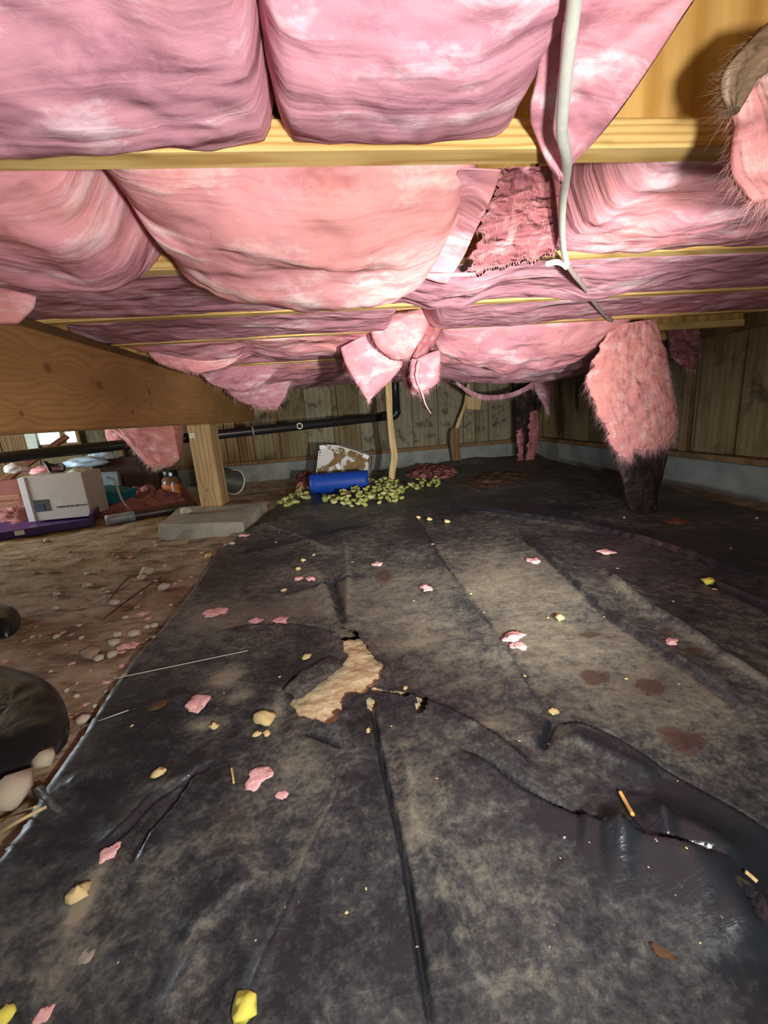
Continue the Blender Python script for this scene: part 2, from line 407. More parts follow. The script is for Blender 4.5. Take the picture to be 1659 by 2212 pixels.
# ground
gx = np.arange(XL, XR+.01, .035); gy = np.arange(YF, YB+.01, .035)
X, Y = np.meshgrid(gx, gy, indexing='ij')
def ground_z(x, y):
    q = np.stack([x, y, x*0], -1)
    left = np.clip((-.25 - x)/.5, 0, 1)
    return -.005 - .012*(1-left) + (.010*fbm(q*2.2, 3, 5) + .007*fbm(q*11, 2, 9))*(.25 + .75*left)
Z = ground_z(X, Y)
fl = mesh_obj('floor', np.stack([X, Y, Z], -1).reshape(-1, 3), gridfaces(len(gx), len(gy), flip=True), DIRT, loc=(0, 0, 0)); tag(fl, kind='structure')
ce = mesh_obj('ceiling', *box(((XL+XR)/2, (YB+YF)/2, ZJ+JD+.02), (XR-XL, YB-YF, .04)), JOIST, smooth=False); tag(ce, kind='structure')

def boards(root, p0, p1, z0, z1, wid, nrm, mat, jit=.008):
    """planks from p0 to p1 (plan points), each its own mesh"""
    p0 = np.array(p0, float); p1 = np.array(p1, float); L = np.linalg.norm(p1-p0); d = (p1-p0)/L; n = int(round(L/wid)); w = L/n
    for i in range(n):
        c = p0 + d*w*(i+.5); off = random.uniform(0, jit); cx, cy = c + np.array(nrm)*(-.011 + off)
        g = random.uniform(.004, .012)
        s = (w-g, .022, z1-z0) if abs(d[0]) > .5 else (.022, w-g, z1-z0)
        mesh_obj('board', *box((cx, cy, (z0+z1)/2), s, bev=.003), random.choice(mat), root, smooth=False)

wb = empty('wall_back', (0, YB, 0), kind='structure')
mesh_obj('concrete_stem', *box(((XL+XR)/2, YB+.06, .04), (XR-XL+.3, .18, .28), bev=.006), CONC, wb, smooth=False)
VX0, VX1, VZ0, VZ1 = -3.02, -2.60, .555, .76   # vent opening
mesh_obj('sill_board', *box(((XL+XR)/2, YB+.05, .1985), (XR-XL, .12, .037), bev=.004), STUD, wb, smooth=False)
boards(wb, (-.58, YB+.05), (XR, YB+.05), .218, ZJ, .30, (0, -1), [PANEL, PANEL, BOARD])
boards(wb, (VX1, YB+.05), (-.58, YB+.05), .218, ZJ, .29, (0, -1), [BOARD, STUD])
boards(wb, (XL, YB+.05), (VX0, YB+.05), .218, ZJ, .32, (0, -1), [BOARD, STUD])
mesh_obj('board', *box(((VX0+VX1)/2, YB+.061, (.218+VZ0)/2), (VX1-VX0-.01, .022, VZ0-.218)), BOARD, wb, smooth=False)
mesh_obj('board', *box(((VX0+VX1)/2, YB+.061, (ZJ+VZ1)/2), (VX1-VX0-.01, .022, ZJ-VZ1)), BOARD, wb, smooth=False)
for x in (-2.2, -1.45, -1.05, -.62, .09, .50, 1.62):
    mesh_obj('stud', *box((x, YB+.012, (.218+ZJ)/2), (.05, .055, ZJ-.218), bev=.003), STUD if x < -.3 else BOARD, wb, smooth=False)
mesh_obj('upper_sheathing', *box(((XL+XR)/2, YB+.08, (ZJ+ZJ+JD)/2), (XR-XL, .03, JD)), BOARD, wb, smooth=False)
for c, s_ in ((((XL+VX0)/2, YB+.095, .7), (VX0-XL, .03, 1.1)), (((XR+.1+VX1)/2, YB+.095, .7), (XR+.1-VX1, .03, 1.1)), (((VX0+VX1)/2, YB+.095, VZ0/2), (VX1-VX0, .03, VZ0)), (((VX0+VX1)/2, YB+.095, (VZ1+1.25)/2), (VX1-VX0, .03, 1.25-VZ1))):
    mesh_obj('sheathing', *box(c, s_), BOARD, wb, smooth=False)
wn = empty('window_1', ((VX0+VX1)/2, YB, VZ0), kind='structure')
for c, s in ((((VX0+VX1)/2, YB+.03, VZ0-.012), (VX1-VX0+.08, .07, .025)), (((VX0+VX1)/2, YB+.03, VZ1+.012), (VX1-VX0+.08, .07, .025)),
             ((VX0-.018, YB+.03, (VZ0+VZ1)/2), (.036, .07, VZ1-VZ0)), ((VX1+.018, YB+.03, (VZ0+VZ1)/2), (.036, .07, VZ1-VZ0)),
             (((VX0+VX1)/2+.07, YB+.03, (VZ0+VZ1)/2), (.03, .05, VZ1-VZ0))):
    mesh_obj('window_frame', *box(c, s, bev=.003), STUD, wn, smooth=False)

wr_ = empty('wall_right', (XR, 1.1, 0), kind='structure')
mesh_obj('concrete_stem', *box((XR+.06, (YB+YF)/2, .04), (.18, YB-YF, .28), bev=.006), CONC, wr_, smooth=False)
mesh_obj('sill_board', *box((XR+.045, (YB+YF)/2, .1985), (.13, YB-YF, .037), bev=.004), STUD, wr_, smooth=False)
boards(wr_, (XR+.05, .2), (XR+.05, YB), .218, ZJ, .30, (-1, 0), [BOARDR, BOARDR, BOARD])
mesh_obj('board', *box((XR+.061, (YF+.2)/2, (.218+ZJ)/2), (.022, .2-YF, ZJ-.218)), BOARDR, wr_, smooth=False)
for y in (1.93, 2.62, 3.42):
    mesh_obj('stud', *box((XR+.022, y, (.218+ZJ)/2), (.036, .055, ZJ-.218), bev=.003), BOARDR, wr_, smooth=False)
mesh_obj('rim_board', *box((XR+.02, (YB+YF)/2, ZJ+.11), (.03, YB-YF, .26), bev=.003), STUD, wr_, smooth=False)
mesh_obj('upper_sheathing', *box((XR+.08, (YB+YF)/2, ZJ+JD/2), (.03, YB-YF, JD)), BOARDR, wr_, smooth=False)

mesh_obj('sheathing', *box((XR+.11, (YB+YF)/2, .62), (.03, YB-YF+.3, 1.25)), BOARDR, wr_, smooth=False)
wl = empty('wall_left', (XL, 1.1, 0), kind='structure')
for c, s in (((XL-.05, (2.4+YF)/2, .6), (.1, 2.4-YF, 1.2)), ((XL-.05, (3.4+YB)/2, .6), (.1, YB-3.4, 1.2)), ((XL-.05, 2.9, .14), (.1, 1.0, .28)), ((XL-.05, 2.9, 1.04), (.1, 1.0, .32))):
    mesh_obj('wall_panel', *box(c, s), BOARD, wl, smooth=False)
wf_ = mesh_obj('wall_front', *box(((XL+XR)/2, YF-.05, .6), (XR-XL, .1, 1.2)), BOARD, smooth=False); tag(wf_, kind='structure')

# ------------------------------------------------------------------ joists, beam, post, pad
names = ['nearest floor joist, its pale edge spanning the top of the view', 'second floor joist from the camera, mostly hidden by sagging pink wool',
         'third floor joist from the camera, a thin pale strip above the beam', 'fourth floor joist from the camera, touching the end of the loose cable',
         'fifth floor joist from the camera, almost buried in dusty pink wool', 'sixth floor joist, its brown face bare beside the right wall',
         'seventh floor joist, dim behind the hanging pink tufts', 'eighth floor joist, deep in the crawlspace', 'ninth floor joist, next to last before the back wall',
         'last floor joist before the back wall']
for k, lb in enumerate(names):
    x0, x1 = XL+.01, XR-.012; yc = jn(k) + JW/2
    j = empty('floor_joist', ((x0+x1)/2, yc, ZJ), lb, 'joist', 'floor joists overhead')
    mesh_obj('bottom_flange', *box(((x0+x1)/2, yc, ZJ+.0175), (x1-x0, JW, .035), bev=.002), JOIST, j, smooth=False)
    mesh_obj('web', *box(((x0+x1)/2, yc, ZJ+JD/2), (x1-x0, .011, JD-.07)), WEB, j, smooth=False)
    mesh_obj('top_flange', *box(((x0+x1)/2, yc, ZJ+JD-.0175), (x1-x0, JW, .035), bev=.002), JOIST, j, smooth=False)

BX = -.80
b = mesh_obj('support_beam', *box((BX-.07, 1.9, .778), (.14, 5.4, .284), bev=.006), BEAM, smooth=False, loc=(BX-.07, 0, .636))
tag(b, 'thick brown wooden beam with knots carrying the joists at left', 'beam')
b = mesh_obj('sill_plate', *box((BX-.085, 1.9, .935), (.14, 5.4, .029), bev=.003), PLATE, smooth=False)
tag(b, 'dark thin plank lying flat on top of the brown beam', 'plank')

PY = 2.93
def pt(px, py): return P(px, py, y=PY)
xl_, xr_ = P(437, 1105, y=PY)[0], P(486, 1104, y=PY)[0]
zp = .075
po = empty('support_post', ((xl_+xr_)/2, PY+.07, zp), 'square wooden post standing on the concrete pad under the beam', 'post')
mesh_obj('shaft', *box(((xl_+xr_)/2, PY+.07, (zp+.635)/2), (xr_-xl_, .14, .635-zp), R=rot('Z', -.10), bev=.008), POST, po, smooth=False)
tq = P(415, 941, y=PY-.012)
mesh_obj('tag', *box(tq, (.030, .006, .030)), WHITE, po, smooth=False)
mesh_obj('tag_mark', *box(tq+np.array((0, -.0035, 0)), (.012, .002, .004), R=rot('Y', .7)), INK, po, smooth=False)

c1 = G(343, 1150, .0); c2 = G(516, 1152, .0); c3 = G(572, 1085, zp); c0 = P(375, 1105, z=zp)
A = P(342, 1133, z=zp); Bq = P(522, 1128, z=zp); Cq = P(572, 1084, z=zp); Dq = P(385, 1095, z=zp)
top = np.array([A, Bq, Cq, Dq]); cen = top.mean(0)
lay = []
for z, s in ((-.02, 1.03), (.045, 1.02), (zp-.008, 1.0), (zp, .97)):
    q = cen + (top-cen)*s; q[:, 2] = z
    ring = []
    for i in range(4):
        a, b_ = q[i], q[(i+1) % 4]
        for t in np.linspace(0, 1, 7)[:-1]: ring.append(a + (b_-a)*t + np.array([random.uniform(-.006, .006), random.uniform(-.006, .006), 0]))
    lay.append(np.array(ring))
m = len(lay[0]); V = np.vstack(lay); Fc = []
for r in range(3):
    for k in range(m): Fc.append((r*m+k, r*m+(k+1) % m, (r+1)*m+(k+1) % m, (r+1)*m+k))
Fc.append(tuple(3*m+k for k in range(m))); Fc.append(tuple(range(m-1, -1, -1)))
pad = mesh_obj('footing_pad', V, Fc, PADC, smooth=False); tag(pad, 'square grey concrete footing pad under the wooden post', 'concrete pad')

# ------------------------------------------------------------------ insulation
def smooth1(a, k):
    if k < 2: return a
    p = np.pad(a, k, mode='edge'); return np.convolve(p, np.ones(2*k+1)/(2*k+1), 'valid')
def fibres(parent, roots, dirs, length, width, mat, name='frayed_fibres', curl=.8):
    V = []; Fc = []
    for r, d in zip(roots, dirs):
        L = length*random.uniform(.35, 1.25); w = width*random.uniform(.3, .9); d = d/np.linalg.norm(d)
        c = rng.normal(size=3)*curl; s = np.cross(d, (0.1, 1, .2)); s /= np.linalg.norm(s); n = len(V)
        for k in range(4):
            t = k/3; q = r + d*L*t + c*L*t*t*.5; ww = w*(1-t*.92)
            V += [q - s*ww, q + s*ww]
        for k in range(3): Fc.append((n+2*k, n+2*k+1, n+2*k+3, n+2*k+2))
    o = mesh_obj(name, V, Fc, mat, parent, smooth=False); o['kind'] = 'stuff'; return o

def batt(label, pts, yN, yF, yL, mat, zN=.0, zF=.004, amp=1.0, seed=0, endl=.05, endr=.05, thick=.10, res=.012, xl=None, xr=None):
    W_ = np.array([P(px, py, y=yL) for px, py in pts]); o = np.argsort(W_[:, 0]); W_ = W_[o]
    x0 = W_[0, 0] if xl is None else xl; x1 = W_[-1, 0] if xr is None else xr
    nx = max(12, int((x1-x0)/res)); nt = max(16, int((yF-yN)/res)+6)
    xs = np.linspace(x0, x1, nx); zl = smooth1(np.interp(xs, W_[:, 0], W_[:, 2]), max(1, int(.012/res)))
    tL = (yL-yN)/(yF-yN); t = np.linspace(0, 1, nt)
    XX, TT = np.meshgrid(xs, t, indexing='ij'); zl = np.repeat(zl[:, None], nt, 1)
    e0 = np.clip(1-(XX-x0)/max(endl, 1e-4), 0, 1)**2.5*.045 if endl else 0
    e1 = np.clip(1-(x1-XX)/max(endr, 1e-4), 0, 1)**2.5*.045 if endr else 0
    zn, zf = ZJ+zN, ZJ+zF
    Zb = np.where(TT < tL, zl + (zn-zl)*np.clip((tL-TT)/tL, 0, 1)**1.8, zl + (zf-zl)*np.clip((TT-tL)/(1-tL), 0, 1)**2.2) + e0 + e1
    YY = yN + TT*(yF-yN)
    q = np.stack([XX, YY, Zb], -1)
    env = (.35 + .65*np.sin(math.pi*np.clip(TT, 0.02, .98)))
    wv = XX*2 + .6*fbm(q*3, 2, seed)
    dz = .010*fbm(np.stack([XX*5.5, TT*4, XX*0], -1)+.6*fbm(q*4, 2, seed+3)[..., None], 3, seed, .42) + .006*np.abs(vnoise(np.stack([XX*3.0, TT*4 + XX*1.5, wv], -1), seed+5)) + .004
    dz += .0012*fbm(q*30, 2, seed+8)
    Zb = Zb + amp*env*dz
    YY = YY + amp*env*.006*fbm(q*9, 2, seed+11)
    bot = np.stack([XX, YY, Zb], -1).reshape(-1, 3)
    tp = np.stack([XX, np.clip(YY, yN+.004, yF-.004), np.minimum(Zb + thick, ZJ+JD-.01)], -1).reshape(-1, 3)
    uv = np.stack([XX + seed*1.7, TT*(yF-yN) + seed*.31], -1).reshape(-1, 2)
    ob = mesh_obj('insulation_batt', np.vstack([bot, tp]), slab_faces(nx, nt), mat, uv=np.vstack([uv, uv]), loc=((x0+x1)/2, (yN+yF)/2, float(Zb.min())))
    tag(ob, label, 'insulation', 'glass wool batts between the joists'); return ob

def slab(label, L, R, mat, thick=.06, bulge=.02, amp=1.0, seed=0, res=.010, name='insulation_piece', cat='insulation', ragged=0.0, parent=None,
         fringe=None, fmat=None, fl=.03, fw=.0004, group=None, uvrot=False, sideragged=0.0, fdir=(0, 0, -1)):
    """hanging sheet of wool: L and R are its two outline edges as (px, py, depth)"""
    Lw = np.array([P(a, b_, y=c) for a, b_, c in L]); Rw = np.array([P(a, b_, y=c) for a, b_, c in R])
    ln = np.linalg.norm(np.diff(Lw, axis=0), axis=1).sum(); wn_ = np.linalg.norm(Rw-Lw[:len(Rw)] if len(Rw) == len(Lw) else Rw[0]-Lw[0], axis=-1).max()
    nr = max(10, int(ln/res)); nc = max(8, int(wn_/res))
    Ls = smoothpath(Lw, nr); Rs = smoothpath(Rw, nr)
    s = np.linspace(0, 1, nc); S = np.repeat(s[None, :], nr, 0); Tt = np.repeat(np.linspace(0, 1, nr)[:, None], nc, 1)
    q = Ls[:, None, :]*(1-S[..., None]) + Rs[:, None, :]*S[..., None]
    if ragged:
        j = fbm(np.stack([s*9, s*0+seed, s*0], -1), 3, seed)*ragged
        dn = (q[-1]-q[-4]); dn /= np.linalg.norm(dn, axis=1)[:, None]
        q = q + (Tt**4)[..., None]*dn[None]*j[None, :, None]
    if sideragged:
        tt = np.linspace(0, 1, nr); ja = .5*fbm(np.stack([tt*26, tt*0+seed, tt*0], -1), 3, seed+2)*sideragged
        q[..., 0] += (np.clip(1-S*3, 0, 1)**2)*ja[:, None]
    toc = -q + CAM; toc[..., 2] = 0; toc /= np.linalg.norm(toc, axis=-1)[..., None]; toc = toc.mean((0, 1)); toc[2] = 0; toc /= np.linalg.norm(toc)
    env = (np.sin(math.pi*S)**.6)*(np.sin(math.pi*np.clip(Tt, .03, .97))**.3)
    d = bulge*env + amp*env*(.013*fbm(q*9, 3, seed, .42) - .006*np.abs(vnoise(q*np.array((14, 14, 7)), seed+4)) + .0025*fbm(q*34, 2, seed+6))
    fr = q + toc*d[..., None]; bk = q - toc*(thick*(.25+.75*env))[..., None]
    uv = np.stack([S*wn_ + seed, Tt*ln], -1).reshape(-1, 2)
    V = np.vstack([fr.reshape(-1, 3), bk.reshape(-1, 3)])
    ob = mesh_obj(name, V, slab_faces(nr, nc), mat, parent, uv=np.vstack([uv, uv]))
    if parent is None: tag(ob, label, cat, group)
    elif label: ob['label'] = label
    if fringe:
        ro = []; di = []
        for _ in range(fringe*2):
            u = random.random()
            if u < .30: r, c = nr-1, random.randrange(nc)
            elif u < .42: r, c = int(nr*(.2+.8*random.random()))-1, 0
            elif u < .54: r, c = int(nr*(.2+.8*random.random()))-1, nc-1
            else: r, c = random.randrange(nr//6, nr), random.randrange(nc)
            p = fr[r, c] + toc*random.uniform(-thick*.3, 0.0005); ro.append(p)
            out = (-.35 if c == 0 else (.35 if c == nc-1 else random.uniform(-.35, .35)))
            di.append(np.array(fdir, float) + np.array((out, random.uniform(-.35, .1), random.uniform(-.2, .2))))
        fibres(ob, ro, di, fl, fw, fmat or FIB)
    ob['_g'] = 0; del ob['_g']
    return ob

# bay nearest the camera
yN, yF = jf(-1), jn(0)
batt('dusty pink batt filling the top left corner above the nearest joist', [(-500, 330), (-150, 332), (0, 325), (110, 328), (190, 322), (300, 303), (420, 280), (520, 268), (570, 262), (592, 250)], yN, yF, .565, MAUVE, seed=1, amp=1.7, endr=.025, res=.009)
batt('broad billowing pink batt at top centre, just left of the loose cable', [(590, 246), (610, 262), (640, 268), (720, 285), (830, 294), (930, 294), (1000, 286), (1080, 268), (1130, 250), (1175, 215)], yN, yF, .565, MAUVE, seed=2, amp=1.7, endl=.025, endr=.05, res=.009)
slab('torn pink tongue of wool drooping in front of the nearest joist behind the cable',
     [(1195, -90, .42), (1170, 60, .48), (1160, 160, .52), (1143, 240, .56), (1160, 300, .60), (1182, 350, .61), (1206, 383, .61)],
     [(1560, -90, .42), (1495, 0, .46), (1410, 130, .50), (1345, 225, .55), (1285, 300, .60), (1240, 345, .61), (1214, 385, .61)], PINK, .03, .015, .7, 31, res=.006)
a = slab('frayed pink clump hanging at the top right edge of the view',
     [(1640, 60, .50), (1582, 130, .50), (1565, 190, .50), (1583, 265, .50), (1578, 330, .49), (1585, 385, .49), (1625, 432, .48)],
     [(1960, 20, .50), (1960, 120, .50), (1960, 200, .50), (1960, 280, .50), (1960, 330, .49), (1960, 400, .49), (1900, 440, .48)], FRAYD, .07, .03, 1.2, 33, res=.006, fringe=900, fl=.022, fw=.00028, fmat=FIBD, fdir=(-.3, 0, -.9))
slab('brown dirty backing torn loose', [(1650, 55, .485), (1590, 120, .485), (1560, 160, .485), (1556, 205, .485), (1575, 240, .485)],
     [(1760, 40, .485), (1740, 90, .485), (1690, 130, .485), (1640, 170, .485), (1600, 232, .485)], BROWNW, .02, .012, 1.0, 34, res=.005, parent=a, name='torn_backing', fringe=260, fl=.02, fw=.0003, fmat=FIBB, fdir=(-.8, 0, -.4))

# bay behind the nearest joist
yN, yF = jf(0), jn(1)
batt('pink batt at far left under the nearest joist', [(-420, 610), (-150, 615), (0, 622), (60, 634), (150, 637), (225, 628), (300, 600), (340, 575)], yN, yF, .93, PINK, seed=3, amp=1.6, endr=.10)
batt('huge salmon-pink batt sagging like a hammock below the nearest joist', [(352, 560), (400, 600), (470, 638), (560, 664), (650, 674), (760, 674), (850, 655), (905, 622), (940, 580)], yN, yF, .93, SALMON, seed=4, amp=1.9, endl=.06, endr=.05, res=.008, xr=P(960, 560, y=.93)[0])
slab('twisted pink folds between the sagging batt and the dark torn piece', [(990, 368, .665), (960, 430, .74), (945, 500, .85), (925, 560, .93), (915, 600, .97)],
     [(1082, 366, .665), (1060, 430, .72), (1030, 490, .82), (1000, 555, .93), (965, 612, .98)], PINK, .03, .02, 2.6, 35, res=.007)
slab('dark reddish torn slab of wool beside the loose cable', [(1085, 364, .668), (1065, 430, .74), (1040, 500, .84), (1012, 592, 1.0)],
     [(1208, 366, .668), (1214, 430, .75), (1212, 490, .86), (1195, 548, .98)], TORN, .04, .015, 1.3, 36, res=.006, ragged=.02, sideragged=.02, fringe=260, fl=.010, fw=.0003)
batt('pink batt right of the cable under the nearest joist', [(1190, 500), (1216, 540), (1300, 549), (1400, 546), (1500, 538), (1659, 520), (1800, 508), (2300, 470)], yN, yF, .945, PINK, seed=5, amp=1.6, endl=.05)

yN, yF = jf(1), jn(2)
batt('mauve batt above the beam in the third bay, left side', [(-120, 680), (60, 688), (130, 690), (200, 684), (300, 683), (400, 678), (500, 668), (590, 662), (700, 660), (780, 655)], yN, yF, 1.36, MAUVE, seed=6)
batt('mauve batt crossing behind the white stick in the third bay', [(795, 650), (840, 646), (880, 652), (930, 672), (1000, 668), (1060, 640), (1100, 634), (1200, 640), (1250, 650), (1300, 646), (1380, 627), (1500, 621), (1659, 614), (2100, 580)], yN, yF, 1.36, MAUVE, seed=7)
slab('small salmon lump of wool sticking out above the beam at the left edge', [(-60, 610, 1.10), (-60, 650, 1.10), (-50, 695, 1.10)], [(78, 640, 1.10), (72, 665, 1.10), (40, 697, 1.10)], SALMON, .05, .02, .8, 37)

yN, yF = jf(2), jn(3)
batt('mauve batt in the fourth bay beside the beam top', [(120, 690), (180, 712), (230, 730), (300, 738), (450, 733), (550, 726), (700, 718), (795, 716), (850, 712)], yN, yF, 1.77, MAUVE, seed=8)
batt('mauve batt in the fourth bay under the cable end', [(925, 712), (980, 710), (1025, 704), (1100, 706), (1200, 695), (1320, 684), (1450, 676), (1659, 660), (2000, 630)], yN, yF, 1.77, MAUVE, seed=9)

yN, yF = jf(3), jn(4)
batt('dusty batt in the fifth bay with an orange-pink end over the beam', [(312, 752), (350, 778), (400, 786), (450, 790), (520, 782), (548, 766), (600, 774), (650, 771), (735, 764), (800, 760)], yN, yF, 2.16, PINK, seed=10, amp=1.6)
batt('long rounded pink batt sagging left of the big hanging slab', [(925, 765), (960, 784), (1030, 800), (1100, 806), (1180, 802), (1240, 788), (1290, 755), (1318, 715)], yN, yF, 2.13, PINK, seed=11, amp=1.7, endr=.10)
yN, yF = jf(4), jn(5)
batt('dusty batt in the sixth bay drooping over the beam', [(330, 770), (400, 802), (450, 808), (500, 792), (545, 772), (600, 780), (660, 776), (725, 768), (800, 765)], yN, yF, 2.58, MAUVE, seed=12)
batt('dim batt in the sixth bay behind the rounded pink batt', [(925, 800), (1000, 815), (1080, 822), (1150, 816), (1230, 808), (1290, 790)], yN, yF, 2.58, MAUVE, seed=13)
yN, yF = jf(5), jn(6)
batt('dusty batt in the seventh bay with an orange belly', [(470, 830), (530, 838), (590, 828), (650, 822), (700, 812), (740, 805), (800, 800)], yN, yF, 2.98, PINK, seed=14)
batt('dim batt in the seventh bay left of the big hanging slab', [(925, 815), (1000, 826), (1080, 830), (1160, 826), (1240, 815), (1300, 800)], yN, yF, 2.98, MAUVE, seed=15)
for i, (k, ya, yb) in enumerate(((6, 838, 822), (7, 842, 828), (8, 845, 832), (9, 846, 830))):
    yN = jf(k); yF = jn(k+1) if k < 9 else YB-.01; yL = yN + .3
    batt(['dim batt in the eighth bay', 'dim batt in the ninth bay', 'dim batt in the tenth bay', 'dim batt in the last bay against the back wall'][i],
         [(520, ya), (650, ya-6), (800, yb-6), (1000, yb-4), (1200, yb-14), (1300, yb-22)], yN, yF, yL, MAUVE, seed=16+i, res=.02)
# tatters over the beam end
slab('shaggy pink tuft hanging off the beam near its far end', [(485, 815, 3.1), (492, 845, 3.1), (520, 868, 3.1), (560, 880, 3.1)], [(640, 800, 3.1), (625, 835, 3.1), (612, 865, 3.1), (600, 880, 3.1)], MAUVE, .06, .03, 1.5, 40, res=.014, fringe=160, fl=.035, fw=.0012)
slab('orange-pink lump drooping over the top edge of the beam', [(318, 742, 2.03), (322, 765, 2.03), (348, 788, 2.04), (405, 806, 2.06)], [(540, 745, 2.10), (515, 775, 2.10), (480, 795, 2.08), (430, 808, 2.06)], SALMON, .05, .03, 1.2, 38, res=.010, fringe=40, fl=.02, fw=.0006)
slab('second mauve lump drooping over the beam, nearer the post', [(425, 795, 2.72), (440, 815, 2.72), (462, 832, 2.72), (500, 845, 2.72)], [(620, 780, 2.75), (590, 810, 2.75), (560, 835, 2.74), (525, 848, 2.73)], MAUVE, .05, .03, 1.4, 39, res=.012, fringe=60, fl=.03, fw=.0009)
# hanging cluster in the middle
slab('pointed pink slab hanging above the tan strip', [(735, 752, 1.95), (748, 790, 1.97), (770, 830, 1.99), (793, 865, 2.0)], [(812, 712, 1.93), (840, 745, 1.95), (868, 790, 1.97), (800, 864, 2.0)], PINK, .05, .03, 1.0, 41, res=.008, fringe=90, fl=.02, fw=.0005)
slab('rounded pink bundle hanging beneath the third joist', [(802, 680, 1.86), (800, 715, 1.83), (815, 750, 1.83), (850, 778, 1.86)], [(935, 668, 1.86), (925, 705, 1.83), (905, 745, 1.83), (885, 775, 1.86)], SALMON, .08, .06, 1.6, 42, res=.008, fringe=60, fl=.02, fw=.0005)
slab('dark torn wedge of wool beside the rounded pink bundle', [(928, 672, 1.84), (915, 710, 1.83), (900, 745, 1.82), (890, 772, 1.84)], [(958, 672, 1.86), (950, 720, 1.86), (930, 755, 1.86), (900, 776, 1.85)], TORN, .05, .02, 1.2, 43, res=.007)
a = slab('ragged pink rag with a long pale tail hanging beside the pointed slab', [(888, 775, 2.05), (885, 810, 2.05), (892, 835, 2.05), (905, 850, 2.05)], [(952, 755, 2.05), (950, 790, 2.05), (946, 825, 2.05), (925, 842, 2.05)], PINK, .04, .03, 1.4, 44, res=.008, fringe=160, fl=.025, fw=.0005)
tp = smoothpath([P(905, 780, y=2.02), P(900, 815, y=2.02), P(912, 850, y=2.02), P(920, 875, y=2.02), P(931, 893, y=2.02)], 24)
mesh_obj('tail', *tube(tp, np.linspace(.008, .0012, 24)*(1+.6*rng.random(24)), 8), FIB, a)
slab('dark ragged wool hanging behind the tan strip top', [(862, 752, 2.3), (870, 820, 2.3), (885, 845, 2.3)], [(905, 748, 2.3), (902, 815, 2.3), (897, 848, 2.3)], TORN, .05, .02, 1.3, 45, res=.01, fringe=80, fl=.03, fw=.0007)
slab('pink tatter draped over the black wrapped bundle', [(1140, 800, 3.9), (1150, 830, 3.9), (1165, 860, 3.9), (1180, 888, 3.9)], [(1192, 795, 3.9), (1192, 830, 3.9), (1190, 860, 3.9), (1186, 890, 3.9)], MAUVE, .05, .03, 1.5, 46, res=.012, fringe=120, fl=.04, fw=.0012)
slab('thin swag of wool strung across the dim back bays', [(985, 822, 3.7), (1020, 845, 3.7), (1060, 853, 3.7), (1110, 846, 3.7), (1150, 825, 3.7)], [(985, 830, 3.7), (1020, 856, 3.7), (1060, 865, 3.7), (1110, 857, 3.7), (1150, 838, 3.7)], MAUVE, .05, .01, 1.2, 47, res=.012, fringe=100, fl=.035, fw=.0012)
slab('small dusky clump of wool on the right wall under the bare joist', [(1440, 690, 2.60), (1452, 770, 2.45), (1480, 795, 2.45)], [(1512, 682, 2.60), (1508, 770, 2.45), (1500, 798, 2.45)], TORN, .06, .03, 1.5, 48, res=.012, fringe=120, fl=.03, fw=.001)
# big slab at right with its black backing reaching the floor
a = slab('large furry pink slab hanging down beside the right wall',
     [(1330, 702, 1.93), (1292, 760, 1.93), (1268, 830, 1.93), (1290, 890, 1.93), (1310, 930, 1.93), (1335, 985, 1.93)],
     [(1418, 690, 1.93), (1436, 760, 1.93), (1450, 830, 1.93), (1458, 890, 1.93), (1459, 930, 1.93), (1450, 962, 1.93)],
     FRAY, .09, .05, 1.5, 50, res=.008, ragged=.03, sideragged=.03, fringe=1500, fl=.035, fw=.0006)
slab('black torn backing reaching the floor', [(1310, 900, 1.99), (1325, 980, 1.97), (1345, 1040, 1.95), (1352, 1085, 1.92), (1375, 1112, 1.88)],
     [(1445, 900, 1.99), (1446, 960, 1.97), (1434, 1020, 1.95), (1420, 1075, 1.92), (1422, 1122, 1.86)], BLACKN, .05, .05, 1.6, 51, res=.010, name='torn_backing', parent=a, ragged=.03, fringe=200, fl=.02, fw=.0005, fmat=FIBB)
a = slab('black wrapped bundle of wool hanging in the far right corner', [(1108, 815, 4.2), (1112, 870, 4.2), (1114, 940, 4.2), (1118, 996, 4.2)], [(1158, 815, 4.2), (1160, 870, 4.2), (1157, 940, 4.2), (1148, 996, 4.2)], BLACKN, .10, .07, 1.2, 52, res=.014, name='wrapped_bundle')
slab('pink wool showing through', [(1146, 890, 4.10), (1142, 940, 4.10), (1136, 998, 4.10)], [(1160, 885, 4.12), (1164, 940, 4.12), (1152, 998, 4.12)], TORN, .05, .02, 2.0, 53, res=.010, name='exposed_wool', parent=a, sideragged=.03, fringe=60, fl=.04, fw=.0012)
slab('dusty wool clinging low down', [(1116, 930, 4.11), (1117, 965, 4.11), (1120, 994, 4.11)], [(1128, 925, 4.11), (1131, 965, 4.11), (1128, 996, 4.11)], TORN, .04, .015, 2.0, 57, res=.010, name='exposed_wool', parent=a, sideragged=.03, fringe=40, fl=.03, fw=.0012)
